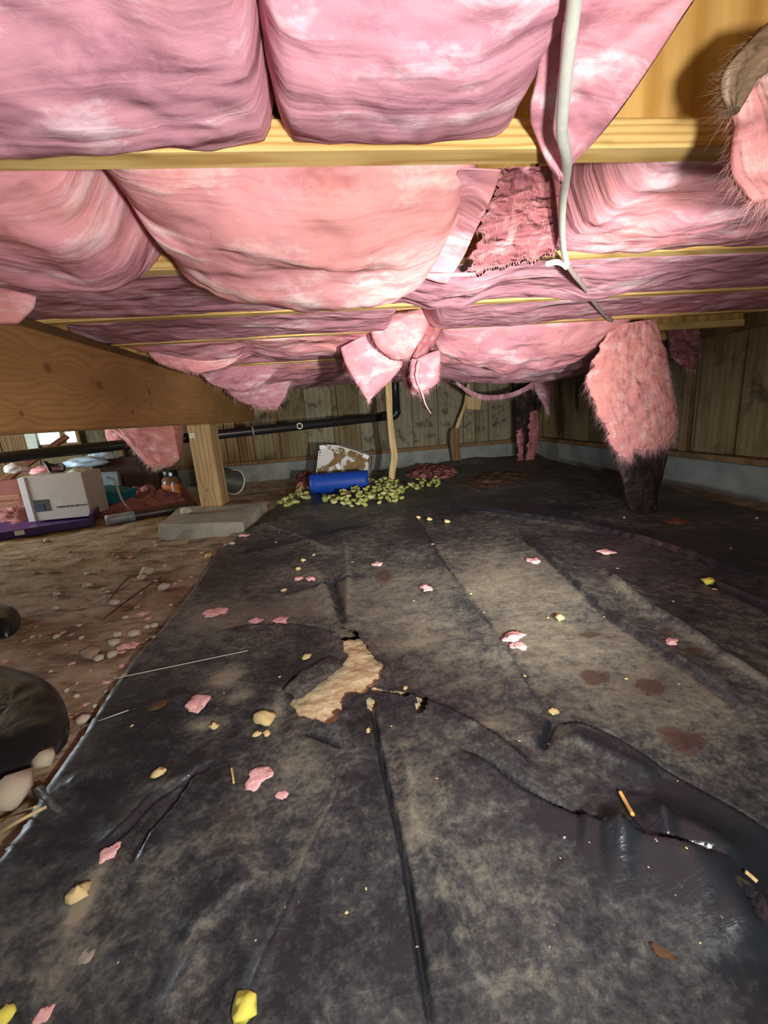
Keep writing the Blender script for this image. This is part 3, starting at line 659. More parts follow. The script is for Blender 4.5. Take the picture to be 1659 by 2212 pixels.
# hanging batt left, behind the post
a = slab('pink batt falling down behind the beam left of the post', [(232, 922, 3.55), (262, 945, 3.5), (300, 985, 3.5), (335, 1012, 3.5)], [(395, 915, 3.6), (396, 945, 3.6), (392, 985, 3.58), (372, 1008, 3.55)], SALMON, .10, .05, 1.3, 54, res=.014)
slab('pale frayed edge', [(255, 925, 3.42), (278, 955, 3.42), (305, 990, 3.42), (330, 1012, 3.42)], [(266, 922, 3.42), (292, 955, 3.42), (320, 987, 3.42), (352, 1005, 3.42)], FRAY, .03, .01, 1.0, 55, res=.01, name='frayed_edge', parent=a, fringe=300, fl=.035, fw=.0014, fmat=FIBW)
slab('brownish pink tuft under the beam above the black pipe', [(222, 850, 3.8), (228, 942, 3.8), (240, 955, 3.8)], [(262, 850, 3.8), (268, 940, 3.8), (275, 958, 3.8)], FRAY, .06, .03, 1.5, 56, res=.014, fringe=60, fl=.03, fw=.0012)

# ------------------------------------------------------------------ cable, hanger wires, pipe
cp = smoothpath([np.array((.20, .26, 1.17)), P(1250, -150, y=.375), P(1246, -60, y=.40), P(1240, 10, y=.425), P(1228, 110, y=.46), P(1218, 210, y=.50), P(1214, 290, y=.54), P(1224, 340, y=.575), P(1222, 385, y=.63),
                 P(1215, 440, y=.72), P(1214, 500, y=.84), P(1218, 545, y=.95), P(1226, 572, y=1.01)], 90)
cb = empty('loose_cable', tuple(cp[-1]), 'flat pale grey cable dangling from the top edge down across the joists', 'cable')
mesh_obj('pale_run', *tube(cp, np.interp(np.linspace(0, 1, 90), [0, .45, .7, 1], [.0066, .0066, .0060, .0062]), 14, flat=1.0, upv=(0, 1, 0)), CABLE, cb)
cp2 = smoothpath([P(1222, 565, y=1.0), P(1238, 590, y=1.08), P(1262, 620, y=1.25), P(1285, 655, y=1.5), P(1308, 682, y=1.75), P(1322, 692, y=1.85)], 40)
mesh_obj('dusty_run', *tube(cp2, np.linspace(.0078, .0095, 40), 12, flat=.6, upv=(0, 1, 0)), CABLED, cb)
o = mesh_obj('hanger_wire', *tube(smoothpath([P(922, 594, y=.94), P(970, 594, y=.955), P(1026, 592, y=.97)], 10), .0033, 8), WHITE)
tag(o, 'straight white stick pinning up the twisted pink folds', 'stick')
o = mesh_obj('cable_offcut', *tube(smoothpath([P(1178, 571, y=1.0), P(1200, 566, y=1.0), P(1216, 570, y=1.0), P(1226, 580, y=1.0)], 14), np.array([.002]+[.0062]*12+[.004]), 10, flat=.6, upv=(0, 1, 0)), WHITE)
tag(o, 'short curved white offcut at the bend of the loose cable', 'cable')

pp = [P(-150, 1005, y=3.15), P(0, 988, y=3.3), P(140, 974, y=3.5), P(285, 957, y=3.72), P(480, 935, y=4.05), P(650, 917, y=4.2), P(800, 903, y=4.3), P(846, 899, y=4.32)]
pe = np.array(pp); tt = np.linspace(0, 1, len(pe))
pp = [pe[0] + (pe[-1]-pe[0])*((pe[i, 0]-pe[0, 0])/(pe[-1, 0]-pe[0, 0])) for i in range(len(pe))]   # a straight run
dp = empty('drain_pipe', tuple(pp[3]), 'long black drain pipe running under the beam along the back wall', 'pipe')
mesh_obj('run', *tube(np.array(pp), .040, 16), BLACKP, dp)
e = np.array(pp[-1]); arc = [e + np.array((.055*math.sin(a), 0, .055*(1-math.cos(a)))) for a in np.linspace(0, math.pi/2, 8)]
mesh_obj('elbow', *tube(np.array(arc), .045, 16), BLACKP, dp)
mesh_obj('riser', *tube(np.array([arc[-1], arc[-1]+np.array((0, 0, .5))]), .040, 16), BLACKP, dp)
def on_pipe(px):
    q = np.array(pp); bx = P(px, 915, y=4.1); 
    best = min(np.linspace(0, 1, 400), key=lambda t: abs((lambda w: (W/2 + F*np.dot(w-CAM, RX)/np.dot(w-CAM, FX)))(q[0]+(q[-1]-q[0])*t) - px))
    return q[0] + (q[-1]-q[0])*best
pd = (pp[-1]-pp[0])/np.linalg.norm(pp[-1]-pp[0])
for px in (545,):
    c = on_pipe(px); mesh_obj('strap', *tube(np.array([c-pd*.008, c+pd*.008]), .0425, 16), CONC, dp)
c = on_pipe(649) + np.array((0, -.045, 0))
ring = np.array([c + .024*np.array((math.cos(a), 0, math.sin(a))) for a in np.linspace(0, 2*math.pi, 21)])
mesh_obj('cleanout_ring', *tube(ring, .006, 8, caps=False), WHITE, dp)

# ------------------------------------------------------------------ tan strips at the back
def ribbon(label, pts, wid, thick, mat, name, cat, y_off=0):
    c = smoothpath([P(a, b_, y=d) for a, b_, d in pts], 40); n = len(c); t = np.linspace(0, 1, n)
    wv = wid*(1 + .10*vnoise(np.stack([t*7, t*0, t*0], -1), 3)); V = []
    for s1 in (-1, 1):
        for s2 in (-1, 1): V.append(c + np.stack([s1*wv/2, np.full(n, s2*thick/2) + s1*.004*np.sin(t*5), t*0], -1))
    V = np.vstack(V); Fc = []
    for i in range(n-1):
        for a, b_ in ((0, 2), (2, 3), (3, 1), (1, 0)): Fc.append((a*n+i, b_*n+i, b_*n+i+1, a*n+i+1))
    Fc += [(0, n, 3*n, 2*n), (n-1, 3*n-1, 4*n-1, 2*n-1)]
    return tag(mesh_obj(name, V, Fc, mat, smooth=False), label, cat)
yS = G(848, 1045, .03)[1]
ribbon('thin tan wooden strip hanging straight down into the green packing foam', [(836, 775, yS), (839, 830, yS), (842, 900, yS), (847, 950, yS), (852, 985, yS), (847, 1020, yS), (846, 1047, yS)], .050, .008, TANW, 'wood_strip', 'strip')
ribbon('slanting tan lath leaning against the back wall right of the pipe', [(1012, 830, 4.45), (1005, 870, 4.45), (993, 905, 4.42), (985, 930, 4.40)], .035, .008, TANW, 'wood_strip', 'strip')
ribbon('curved brown plank standing near the back wall below the slanting lath', [(984, 925, 4.36), (982, 960, 4.36), (990, 1000, 4.34), (1000, 1020, 4.28)], .10, .012, STUD, 'brown_plank', 'plank')
o = mesh_obj('cardboard_scrap', *box(P(1024, 868, y=4.5), (.16, .01, .16), R=rot('Y', .15), bev=.004), TANW, smooth=False); tag(o, 'pale square scrap pinned on the back wall beside the slanting lath', 'scrap')

# ------------------------------------------------------------------ black polythene sheet
def dens(lo, hi, spots, base):
    out = [lo]
    while out[-1] < hi:
        x = out[-1]; s = base(x)
        for a, b_, st in spots:
            if a <= x <= b_: s = min(s, st)
        out.append(x + s)
    return np.array(out)
HOLE_PX = [(731, 1352), (745, 1362), (752, 1372), (766, 1368), (782, 1386), (796, 1402), (806, 1420), (818, 1432), (827, 1444), (820, 1468), (806, 1480), (790, 1487), (786, 1500), (772, 1493), (756, 1497), (746, 1506),
           (738, 1518), (742, 1540), (728, 1550), (722, 1574), (708, 1568), (694, 1558), (668, 1552), (650, 1546), (642, 1534), (630, 1517), (655, 1507), (680, 1486), (712, 1460), (742, 1440), (753, 1425), (754, 1410),
           (744, 1402), (740, 1390), (738, 1375)]
ZS = .038
HOLE = np.array([G(a, b_, ZS)[:2] for a, b_ in HOLE_PX])
hx0, hy0 = HOLE.min(0)-.03; hx1, hy1 = HOLE.max(0)+.03
sx = dens(-1.05, 2.335, [(hx0, hx1, .0035)], lambda x: .0062 if -.6 < x < .95 else .0125)
sy = dens(.10, 4.52, [(hy0, hy1, .0035)], lambda y: .005 + .0026*max(0, y-.4))
X, Y = np.meshgrid(sx, sy, indexing='ij'); q = np.stack([X, Y, X*0], -1)
def pdist(poly, X, Y):
    """signed side, distance and run parameter to a polyline"""
    best = np.full(X.shape, 9.0); sd = np.zeros(X.shape); run = np.zeros(X.shape); tot = 0
    L = np.linalg.norm(np.diff(poly, axis=0), axis=1); T = L.sum()
    for i in range(len(poly)-1):
        a, b_ = poly[i], poly[i+1]; d = b_-a; t = np.clip(((X-a[0])*d[0] + (Y-a[1])*d[1])/(d@d), 0, 1)
        ex, ey = X-a[0]-t*d[0], Y-a[1]-t*d[1]; dist = np.hypot(ex, ey); mk = dist < best
        best = np.where(mk, dist, best); sd = np.where(mk, np.sign(d[0]*ey - d[1]*ex), sd); run = np.where(mk, (tot + t*L[i])/T, run); tot += L[i]
    return best, sd, run
Zs = ZS + .006*fbm(q*2.0, 3, 21) + .0025*fbm(q*7, 3, 22) + .0010*ridged(np.stack([X*9+Y*3, Y*4-X*2, X*0], -1), 2, 23)
CREASE = [  # pixels, groove depth, groove half width, step height (+ raises the left of the run), step reach, ridge height, ridge width
 ([(803, 1520), (812, 1575), (822, 1630), (850, 1760), (880, 1900), (905, 2050), (935, 2260)], .020, .0034, -.012, .07, 0, .02),
 ([(868, 1590), (885, 1680), (892, 1760), (925, 1850), (965, 1950), (1010, 2060), (1070, 2200)], 0, .01, 0, .1, .012, .012),
 ([(985, 1612), (1060, 1660), (1150, 1722), (1300, 1795), (1400, 1842), (1520, 1878), (1595, 1892)], .022, .006, -.018, .10, 0, .02),
 ([(1195, 1558), (1260, 1572), (1330, 1600), (1420, 1655), (1520, 1715), (1720, 1830)], .016, .005, -.016, .10, 0, .02),
 ([(895, 1105), (940, 1190), (1010, 1290), (1100, 1410), (1150, 1490), (1193, 1556)], .014, .008, -.020, .10, .006, .012),
 ([(1110, 1150), (1200, 1228), (1290, 1312), (1400, 1392), (1540, 1492), (1700, 1620)], .008, .008, .016, .10, .012, .014),
 ([(1290, 1225), (1380, 1305), (1470, 1365), (1560, 1430), (1720, 1530)], 0, .008, .014, .12, .014, .020),
 ([(800, 1484), (850, 1496), (900, 1508), (960, 1530), (1040, 1572), (1120, 1630), (1175, 1668)], .004, .006, -.010, .08, .012, .012),
 ([(470, 1362), (560, 1352), (640, 1348), (700, 1358), (730, 1366)], .010, .005, -.010, .08, 0, .02),
 ([(675, 1225), (705, 1285), (732, 1345)], 0, .01, 0, .1, .014, .016),
 ([(745, 1165), (750, 1240), (752, 1340)], 0, .01, 0, .1, .012, .012),
 ([(715, 1250), (728, 1300), (742, 1350)], .014, .016, 0, .1, 0, .02),
 ([(940, 1090), (1100, 1112), (1260, 1140), (1440, 1190), (1700, 1270)], .006, .012, .016, .2, .014, .03),
 ([(1520, 1255), (1600, 1290), (1720, 1340)], .014, .006, .014, .10, 0, .02),
 ([(655, 1578), (700, 1600), (745, 1622)], .008, .004, 0, .05, 0, .02),
 ([(760, 1640), (720, 1740), (665, 1850), (610, 1980), (555, 2090), (500, 2230)], 0, .008, .006, .08, .008, .012),
 ([(470, 1640), (420, 1670), (330, 1730), (270, 1790), (205, 1835)], .008, .005, -.008, .05, .006, .012),
 ([(420, 1665), (370, 1740), (310, 1810), (285, 1870)], .008, .005, .008, .05, 0, .012),
 ([(120, 1700), (200, 1672), (300, 1650)], 0, .008, 0, .05, .010, .012),
 ([(500, 1200), (620, 1175), (720, 1150), (800, 1135)], .004, .008, .008, .08, 0, .02),
 ([(560, 1130), (640, 1160), (740, 1200)], 0, .01, 0, .1, .008, .02),
 ([(1340, 1715), (1375, 1790), (1420, 1830)], .006, .006, .008, .05, 0, .01),
 ([(1385, 1785), (1470, 1810), (1540, 1850), (1610, 1905)], 0, .008, 0, .1, .028, .030),
 ([(1250, 1790), (1400, 1850), (1540, 1935), (1620, 2020), (1680, 2100)], 0, .01, 0, .05, .034, .045),
 ([(1610, 1945), (1625, 1985), (1640, 2030)], .012, .006, .012, .03, 0, .01),
 ([(1195, 1558), (1182, 1590), (1170, 1620)], .012, .006, -.010, .04, 0, .01),
 ([(1205, 1600), (1300, 1640), (1420, 1700)], .0, .006, .008, .05, .006, .012),
 ([(600, 1290), (690, 1265), (800, 1240)], .003, .006, .006, .05, 0, .012),
 ([(380, 2060), (440, 1990), (500, 1940), (560, 1900)], 0, .01, .006, .06, .006, .014),
 ([(350, 2212), (400, 2100), (460, 2020)], 0, .01, .0, .06, .010, .010),
]
DUST_SHADE = np.full(X.shape, -.030) - .055*np.clip((.75-Y)/.4, 0, 1)  # dust amount, plus painted shade along the creases
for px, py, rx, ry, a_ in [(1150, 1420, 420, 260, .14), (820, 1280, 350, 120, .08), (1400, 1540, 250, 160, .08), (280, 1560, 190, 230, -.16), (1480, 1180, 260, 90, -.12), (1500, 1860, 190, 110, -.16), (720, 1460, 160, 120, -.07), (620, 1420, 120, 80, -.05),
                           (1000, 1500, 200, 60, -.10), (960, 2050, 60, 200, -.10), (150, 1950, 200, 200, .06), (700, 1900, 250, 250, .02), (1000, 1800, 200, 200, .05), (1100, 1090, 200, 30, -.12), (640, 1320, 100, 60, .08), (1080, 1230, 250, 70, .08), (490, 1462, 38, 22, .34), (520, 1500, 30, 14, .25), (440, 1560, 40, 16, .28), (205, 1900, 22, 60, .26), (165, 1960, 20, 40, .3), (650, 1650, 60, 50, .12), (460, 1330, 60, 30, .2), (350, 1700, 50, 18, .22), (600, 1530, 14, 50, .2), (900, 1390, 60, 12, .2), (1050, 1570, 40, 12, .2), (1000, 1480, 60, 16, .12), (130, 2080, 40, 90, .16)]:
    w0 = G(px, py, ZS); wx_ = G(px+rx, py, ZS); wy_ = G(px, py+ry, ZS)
    DUST_SHADE += a_*np.exp(-((X-w0[0])/abs(wx_[0]-w0[0]))**2 - ((Y-w0[1])/abs(wy_[1]-w0[1]))**2)
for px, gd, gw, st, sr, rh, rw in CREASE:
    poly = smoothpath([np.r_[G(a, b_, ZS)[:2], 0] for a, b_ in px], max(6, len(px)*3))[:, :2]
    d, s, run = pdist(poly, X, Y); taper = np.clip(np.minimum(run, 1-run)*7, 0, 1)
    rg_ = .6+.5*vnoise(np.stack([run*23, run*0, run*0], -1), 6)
    if gd: DUST_SHADE -= taper*.20*np.exp(-(d/(gw*1.15))**2)  # groove shadow painted in as a dark line
    if st: DUST_SHADE -= taper*.095*np.where(s*np.sign(st) > 0, np.exp(-(d/max(.05, sr*.9))**2), 0)
    if rh: DUST_SHADE += taper*.17*rg_*np.exp(-(d/(rw*.8))**1.5)
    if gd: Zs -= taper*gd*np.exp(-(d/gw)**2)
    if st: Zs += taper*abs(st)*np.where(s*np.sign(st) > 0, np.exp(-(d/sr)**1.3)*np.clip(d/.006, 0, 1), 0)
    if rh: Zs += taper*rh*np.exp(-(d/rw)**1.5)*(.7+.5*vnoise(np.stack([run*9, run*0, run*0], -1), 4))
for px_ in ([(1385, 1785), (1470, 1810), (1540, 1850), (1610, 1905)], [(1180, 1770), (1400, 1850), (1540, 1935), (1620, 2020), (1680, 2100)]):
    d, s, run = pdist(np.array([G(a, b_, ZS)[:2] for a, b_ in px_]), X, Y); DUST_SHADE -= .30*np.exp(-(d/.042)**2)*np.clip(run*3, .25, 1)
RU = np.zeros(X.shape)
for px, py, rx, ry in ((1290, 1463, 45, 20), (1409, 1485, 42, 24), (1477, 1600, 55, 35), (830, 1245, 20, 14), (1275, 1370, 30, 10), (1500, 1412, 25, 12)):
    w0 = G(px, py, ZS); wx_ = G(px+rx, py, ZS); wy_ = G(px, py+ry, ZS)
    RU = np.maximum(RU, np.exp(-((X-w0[0])/abs(wx_[0]-w0[0]))**2 - ((Y-w0[1])/abs(wy_[1]-w0[1]))**2))
# outline
LEFT = np.array([G(a, b_, ZS)[:2] for a, b_ in [(640, 1072), (602, 1085), (560, 1130), (517, 1155), (470, 1192), (400, 1292), (340, 1362), (300, 1402), (240, 1482), (170, 1592), (95, 1692), (40, 1790), (-20, 1860), (-400, 2150)]])
RIGHT = np.array([G(a, b_, ZS)[:2] for a, b_ in [(1173, 990), (1300, 1018), (1430, 1047), (1540, 1080), (1659, 1106), (2000, 1190)]])
lo = np.argsort(LEFT[:, 1]); ro = np.argsort(RIGHT[:, 1])
xl = np.interp(Y, LEFT[lo, 1], LEFT[lo, 0]); xr = np.interp(Y, RIGHT[ro, 1], RIGHT[ro, 0]) + .015*fbm(q*6, 2, 31)
yfar = np.interp(X, [-.6, .15, .45, .62, 2.4], [3.52, 3.56, 3.7, 4.36, 4.42]) + .04*fbm(q*3, 2, 33)
# the sheet lifts off the pad corner and rolls down at its edges
edge = np.clip((X-xl)/.012, 0, 1); Zs = Zs*edge + (.026)*(1-edge)
Zs += .05*np.clip(1-np.abs(Y-4.33)/.12, 0, 1)*np.clip((X-.7)/.3, 0, 1)*(.6+.5*vnoise(q*4, 2))
Zs += .05*np.exp(-((X-P(1180, 985, z=.05)[0])**2+(Y-4.3)**2)/.02)
Zs = np.maximum(Zs, np.maximum(ground_z(X, Y)+.005, .004))
def inside(poly, X, Y):
    r = np.zeros(X.shape, bool); j = len(poly)-1
    for i in range(len(poly)):
        a, b_ = poly[i], poly[j]
        with np.errstate(divide='ignore', invalid='ignore'):
            c = ((a[1] > Y) != (b_[1] > Y)) & (X < (b_[0]-a[0])*(Y-a[1])/(b_[1]-a[1]) + a[0])
        r ^= c; j = i
    return r
jx = X + .005*fbm(q*60, 2, 41); jy = Y + .005*fbm(q*60+9, 2, 43)
hole = inside(HOLE, jx, jy)
hd, hs, hr = pdist(np.vstack([HOLE, HOLE[:1]]), X, Y)
Zs += np.where(hole, 0, .010*np.exp(-(hd/.012)**2)*(.6+.8*vnoise(q*25, 5)))
SLIT = [[(905, 1548), (912, 1520), (920, 1505)], [(806, 1490), (850, 1500), (880, 1508), (893, 1500)], [(797, 1510), (804, 1530), (812, 1515)], [(612, 1490), (640, 1462), (665, 1448)]]
for s_ in SLIT:
    poly = np.array([G(a, b_, ZS)[:2] for a, b_ in s_]); d, _, run = pdist(poly, X, Y); hole |= (d < .006*np.sin(math.pi*np.clip(run, .02, .98))+.0012)
keep_v = (~hole) & (X > xl) & (X < xr) & (Y < yfar)
# snap the outer rim vertices of the left edge to the outline
nr, nc = X.shape
kf = keep_v[:-1, :-1] & keep_v[1:, :-1] & keep_v[1:, 1:] & keep_v[:-1, 1:]
kf[:-1, :] |= False
ri, ci = np.nonzero(kf); a = ri*nc + ci
faces = np.stack([a, a+nc, a+nc+1, a+1], 1)
used = np.unique(faces); remap = -np.ones(nr*nc, int); remap[used] = np.arange(len(used))
# slide the stair-stepped left rim onto the true edge line
Xs = X.copy()
first = np.argmax(keep_v, 0)
for c in range(nc):
    if keep_v[:, c].any():
        f0 = first[c]; Xs[f0, c] = xl[0, c]
V = np.stack([Xs, Y, Zs], -1).reshape(-1, 3)[used]
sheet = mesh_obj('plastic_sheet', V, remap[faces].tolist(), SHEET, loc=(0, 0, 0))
at_ = sheet.data.attributes.new('dust_shade', 'FLOAT', 'POINT'); at_.data.foreach_set('value', DUST_SHADE.reshape(-1)[used].astype(np.float32))
at_ = sheet.data.attributes.new('rust', 'FLOAT', 'POINT'); at_.data.foreach_set('value', RU.reshape(-1)[used].astype(np.float32))
tag(sheet, 'black polythene ground sheet, dusty and creased, with a torn hole', 'plastic sheet')
FLAP = [(655, 1507), (700, 1470), (742, 1438), (736, 1425), (718, 1418), (700, 1424), (680, 1438), (655, 1448), (640, 1462), (622, 1478), (612, 1492), (630, 1500), (640, 1512)]
fpt = [G(a, b_, ZS+.012) for a, b_ in FLAP]; cen = np.mean(fpt, 0) + np.array((0, 0, .012))
V = [cen]+fpt + [cen*.5 + p*.5 + np.array((random.uniform(-.004, .004), 0, random.uniform(.000, .008))) for p in fpt]; n = len(fpt)
Fc = []
for i in range(n):
    i2 = (i+1) % n; Fc += [(1+i, 1+i2, 1+n+i2, 1+n+i), (0, 1+n+i, 1+n+i2)]
Fc = [f[::-1] if np.cross(np.array(V[f[1]])-V[f[0]], np.array(V[f[2]])-V[f[0]])[2] < 0 else f for f in Fc]
fo = mesh_obj('folded_flap', V, Fc, SHEET, sheet, smooth=False); fo['label'] = 'torn flap folded back beside the hole'
# pale soil bared by the hole
hc = HOLE.mean(0); u = np.linspace(-.22, .22, 110); X2, Y2 = np.meshgrid(hc[0]+u, hc[1]+u, indexing='ij'); q2 = np.stack([X2, Y2, X2*0], -1)
Zm = .012 + .018*np.exp(-((X2-hc[0])**2+(Y2-hc[1])**2)/.03) + .004*fbm(q2*22, 3, 51) + .002*fbm(q2*80, 2, 52)
rr = np.hypot(X2-hc[0], Y2-hc[1]); Zm = np.where(rr > .19, np.minimum(Zm, -.006), Zm)
so = mesh_obj('bare_soil', np.stack([X2, Y2, Zm], -1).reshape(-1, 3), gridfaces(110, 110, flip=True), SAND)
tag(so, 'pale sandy soil showing through the torn hole in the sheet', 'soil', kind='stuff')
def sheet_z(x, y):
    i = min(max(np.searchsorted(sx, x)-1, 0), nr-2); j = min(max(np.searchsorted(sy, y)-1, 0), nc-2)
    if keep_v[i, j]: return float(Zs[i:i+2, j:j+2].max())
    return float(ground_z(np.array(x), np.array(y)))

# ------------------------------------------------------------------ junk on the left
BOXY = G(75, 1119, .06)[1]
def bp(px, py, y=BOXY): return P(px, py, y=y)
bl, br, tl, tr = bp(57, 1117), bp(190, 1119), bp(42, 1030), bp(184, 1023)
zb = max(.035, min(bl[2], br[2])); bl[2] = br[2] = zb; zt = (tl[2]+tr[2])/2
x0, x1 = (bl[0]+tl[0])/2, (br[0]+tr[0])/2
wbx = empty('carton', ((x0+x1)/2, BOXY+.13, zb), 'pale grey carton with a dark square print standing in the purple tray', 'box')
mesh_obj('body', *box(((x0+x1)/2, BOXY+.13, (zb+zt)/2), (x1-x0, .26, zt-zb), bev=.004), CARD, wbx, smooth=False)
mesh_obj('corner_strip', *box((x0+.022, BOXY-.002, (zb+zt)/2), (.045, .012, zt-zb), bev=.002), CARDW, wbx, smooth=False)['label'] = 'bright white corner strip'
for z_, y_ in ((zt+.002, .07), (zt+.002, .19)):
    mesh_obj('lid_flap', *box(((x0+x1)/2, BOXY+y_, z_), (x1-x0-.01, .115, .004)), CARD, wbx, smooth=False)
lp = bp(91, 1092); mesh_obj('print_square', *box((lp[0], BOXY-.001, lp[2]), (.105, .003, .085)), INK, wbx, smooth=False)
mesh_obj('print_band', *box((lp[0]-.015, BOXY-.0035, lp[2]-.015), (.055, .002, .05)), INKB, wbx, smooth=False)
tx = np.linspace(bp(124, 1094)[0], bp(186, 1092)[0], 15); parts = []
for i, x in enumerate(tx): parts.append(box((x, BOXY-.001, bp(150, 1093)[2]), (.008, .002, random.choice((.009, .012, .016)))))
mesh_obj('print_line', *join(*parts), INK, wbx, smooth=False)['label'] = 'blurred line of dark print'

# purple tray
tA, tB, tC, tD = G(-90, 1180, .01), G(200, 1133, .01), G(216, 1112, .01), G(-60, 1118, .01)
ring = [tA, tB, tC, tD]; c = np.mean(ring, 0); parts = []
tr_ = empty('plastic_tray', (c[0], c[1], .005), 'long purple plastic tray lying on the dirt under the pale carton', 'tray')
def quadprism(q, z0, z1):
    v = [np.array((p[0], p[1], z0)) for p in q] + [np.array((p[0], p[1], z1)) for p in q]
    f = [(3, 2, 1, 0), (4, 5, 6, 7)] + [(i, (i+1) % 4, 4+(i+1) % 4, 4+i) for i in range(4)]
    return np.array(v), fix(v, f)
mesh_obj('base', *quadprism(ring, .004, .022), PURPLE, tr_, smooth=False)
for i in range(4):
    a, b_ = ring[i], ring[(i+1) % 4]; d = (b_-a)/np.linalg.norm(b_-a); nrm = np.array((-d[1], d[0], 0)); 
    if np.dot(nrm, c-a) < 0: nrm = -nrm
    hh = .085 if i == 1 else .055
    mesh_obj('rim', *quadprism([a - nrm*.012, b_ - nrm*.012, b_ + nrm*.008, a + nrm*.008], .02, hh), PURPLE, tr_, smooth=False)
st = G(16, 1160, .05); dd = (tB-tA)/np.linalg.norm(tB-tA)
t_ = (st-tA)@dd; q0 = tA + dd*t_; nn = np.array((dd[1], -dd[0], 0)); nn = nn if nn[1] < 0 else -nn
mesh_obj('sticker', *quadprism([q0+nn*.0125, q0+dd*.05+nn*.0125, q0+dd*.05+nn*.0145, q0+nn*.0145], .02, .05), WHITE, tr_, smooth=False)

# teal bin and grey lid behind
ty = G(222, 1103, .02)[1]
tbn = empty('plastic_bin', tuple(P(250, 1098, y=ty+.1)), 'small teal plastic bin lying among the red rags', 'bin')
tc = P(248, 1077, y=ty+.10)
v, f = box((0, 0, 0), (.26, .20, .14), bev=.012); v[:, :2] *= (1 - .18*(v[:, 2:3] < 0)); v = v @ (rot('Z', -.25) @ rot('Y', .16)).T + tc; v[:, 2] += max(0, .012 - v[:, 2].min())
mesh_obj('body', v, f, TEAL, tbn, smooth=False)
v, f = box((0, 0, .075), (.275, .215, .018), bev=.006); v = v @ (rot('Z', -.25) @ rot('Y', .16)).T + tc; mesh_obj('rim', v, f, TEAL, tbn, smooth=False)
g_ = P(226, 1038, y=ty+.35); o = mesh_obj('storage_lid', *box(g_, (.26, .04, .15), R=rot('Y', .05), bev=.01), m_plain('grey_lid', (.17, .20, .21), .5, .3), smooth=False)
v = o; tag(o, 'greyish flat lid standing behind the teal bin beside the carton', 'lid')
o = mesh_obj('lid_prop_board', *box((g_[0], g_[1]+.06, g_[2]/2), (.24, .05, g_[2]), bev=.005), DKBOX, smooth=False); tag(o, 'dark carton behind the teal bin, under the greyish lid', 'box')
hp = smoothpath([P(232, 1031, y=ty-.03), P(246, 1036, y=ty-.06), P(253, 1052, y=ty-.06), P(261, 1075, y=ty-.06), P(272, 1092, y=ty-.06), P(282, 1099, y=ty-.05)], 30)
hp[:, 2] = np.maximum(hp[:, 2], .02); o = mesh_obj('clear_hose', *tube(hp, .008, 8), m_plain('hose', (.52, .42, .38), .3, .6)); tag(o, 'thin pale hose curling down over the teal bin', 'hose')

# jar / jug
jy = G(372, 1077, .01)[1]; jc = P(378, 1077, y=jy+.09); jx_, jr = jc[0], .085
jr_ = empty('jug', (jx_, jy+.09, .005), 'brown jug with an orange label and black cap left of the post', 'jug')
def lathe(prof, c, n=24):
    V = []; Fc = []
    for r, z in prof:
        for k in range(n): a = 2*math.pi*k/n; V.append((c[0]+r*math.cos(a), c[1]+r*math.sin(a), c[2]+z))
    for i in range(len(prof)-1):
        for k in range(n): Fc.append((i*n+k, i*n+(k+1) % n, (i+1)*n+(k+1) % n, (i+1)*n+k))
    Fc.append(tuple(range(n-1, -1, -1))); Fc.append(tuple((len(prof)-1)*n+k for k in range(n))); return np.array(V), Fc
jb = (jx_, jy+.09, .005)
mesh_obj('body', *lathe([(.078, 0), (.085, .01), (.086, .15), (.078, .175), (.05, .20), (.045, .215)], jb), AMBER, jr_)
mesh_obj('cap', *lathe([(.062, .195), (.064, .20), (.064, .245), (.06, .252)], jb), BLACKP, jr_)
mesh_obj('label_wrap', *lathe([(.0872, .025), (.0878, .028), (.0878, .125), (.0872, .128)], jb), ORANGE, jr_)['label'] = 'orange label'
mesh_obj('label_stripe', *box((jx_+.03, jy+.09-.084, .085), (.014, .008, .12)), WHITE, jr_, smooth=False)
mesh_obj('tag', *box((jx_+.028, jy+.02, .225), (.026, .01, .03)), WHITE, jr_, smooth=False)

# rolled film on the dirt
ra = G(228, 1124, .035); rb = G(425, 1092, .035)
rl = empty('rolled_film', tuple((ra+rb)/2*np.array((1, 1, 0))), 'long roll of dark film lying on the dirt in front of the jug', 'roll')
path = np.array([ra + (rb-ra)*t + np.array((0, 0, .006*math.sin(t*9))) for t in np.linspace(0, 1, 24)]); path[:, 2] = .034
mesh_obj('dark_part', *tube(path[6:], .032*(1+.08*rng.random(18)), 14), m_plain('dark_film', (.045, .032, .03), .4, .5, .4, 12, .3, .006), rl)
mesh_obj('silver_part', *tube(path[:8], .034*(1+.10*rng.random(8)), 14), SILV, rl)['label'] = 'silvery blue end of the roll'

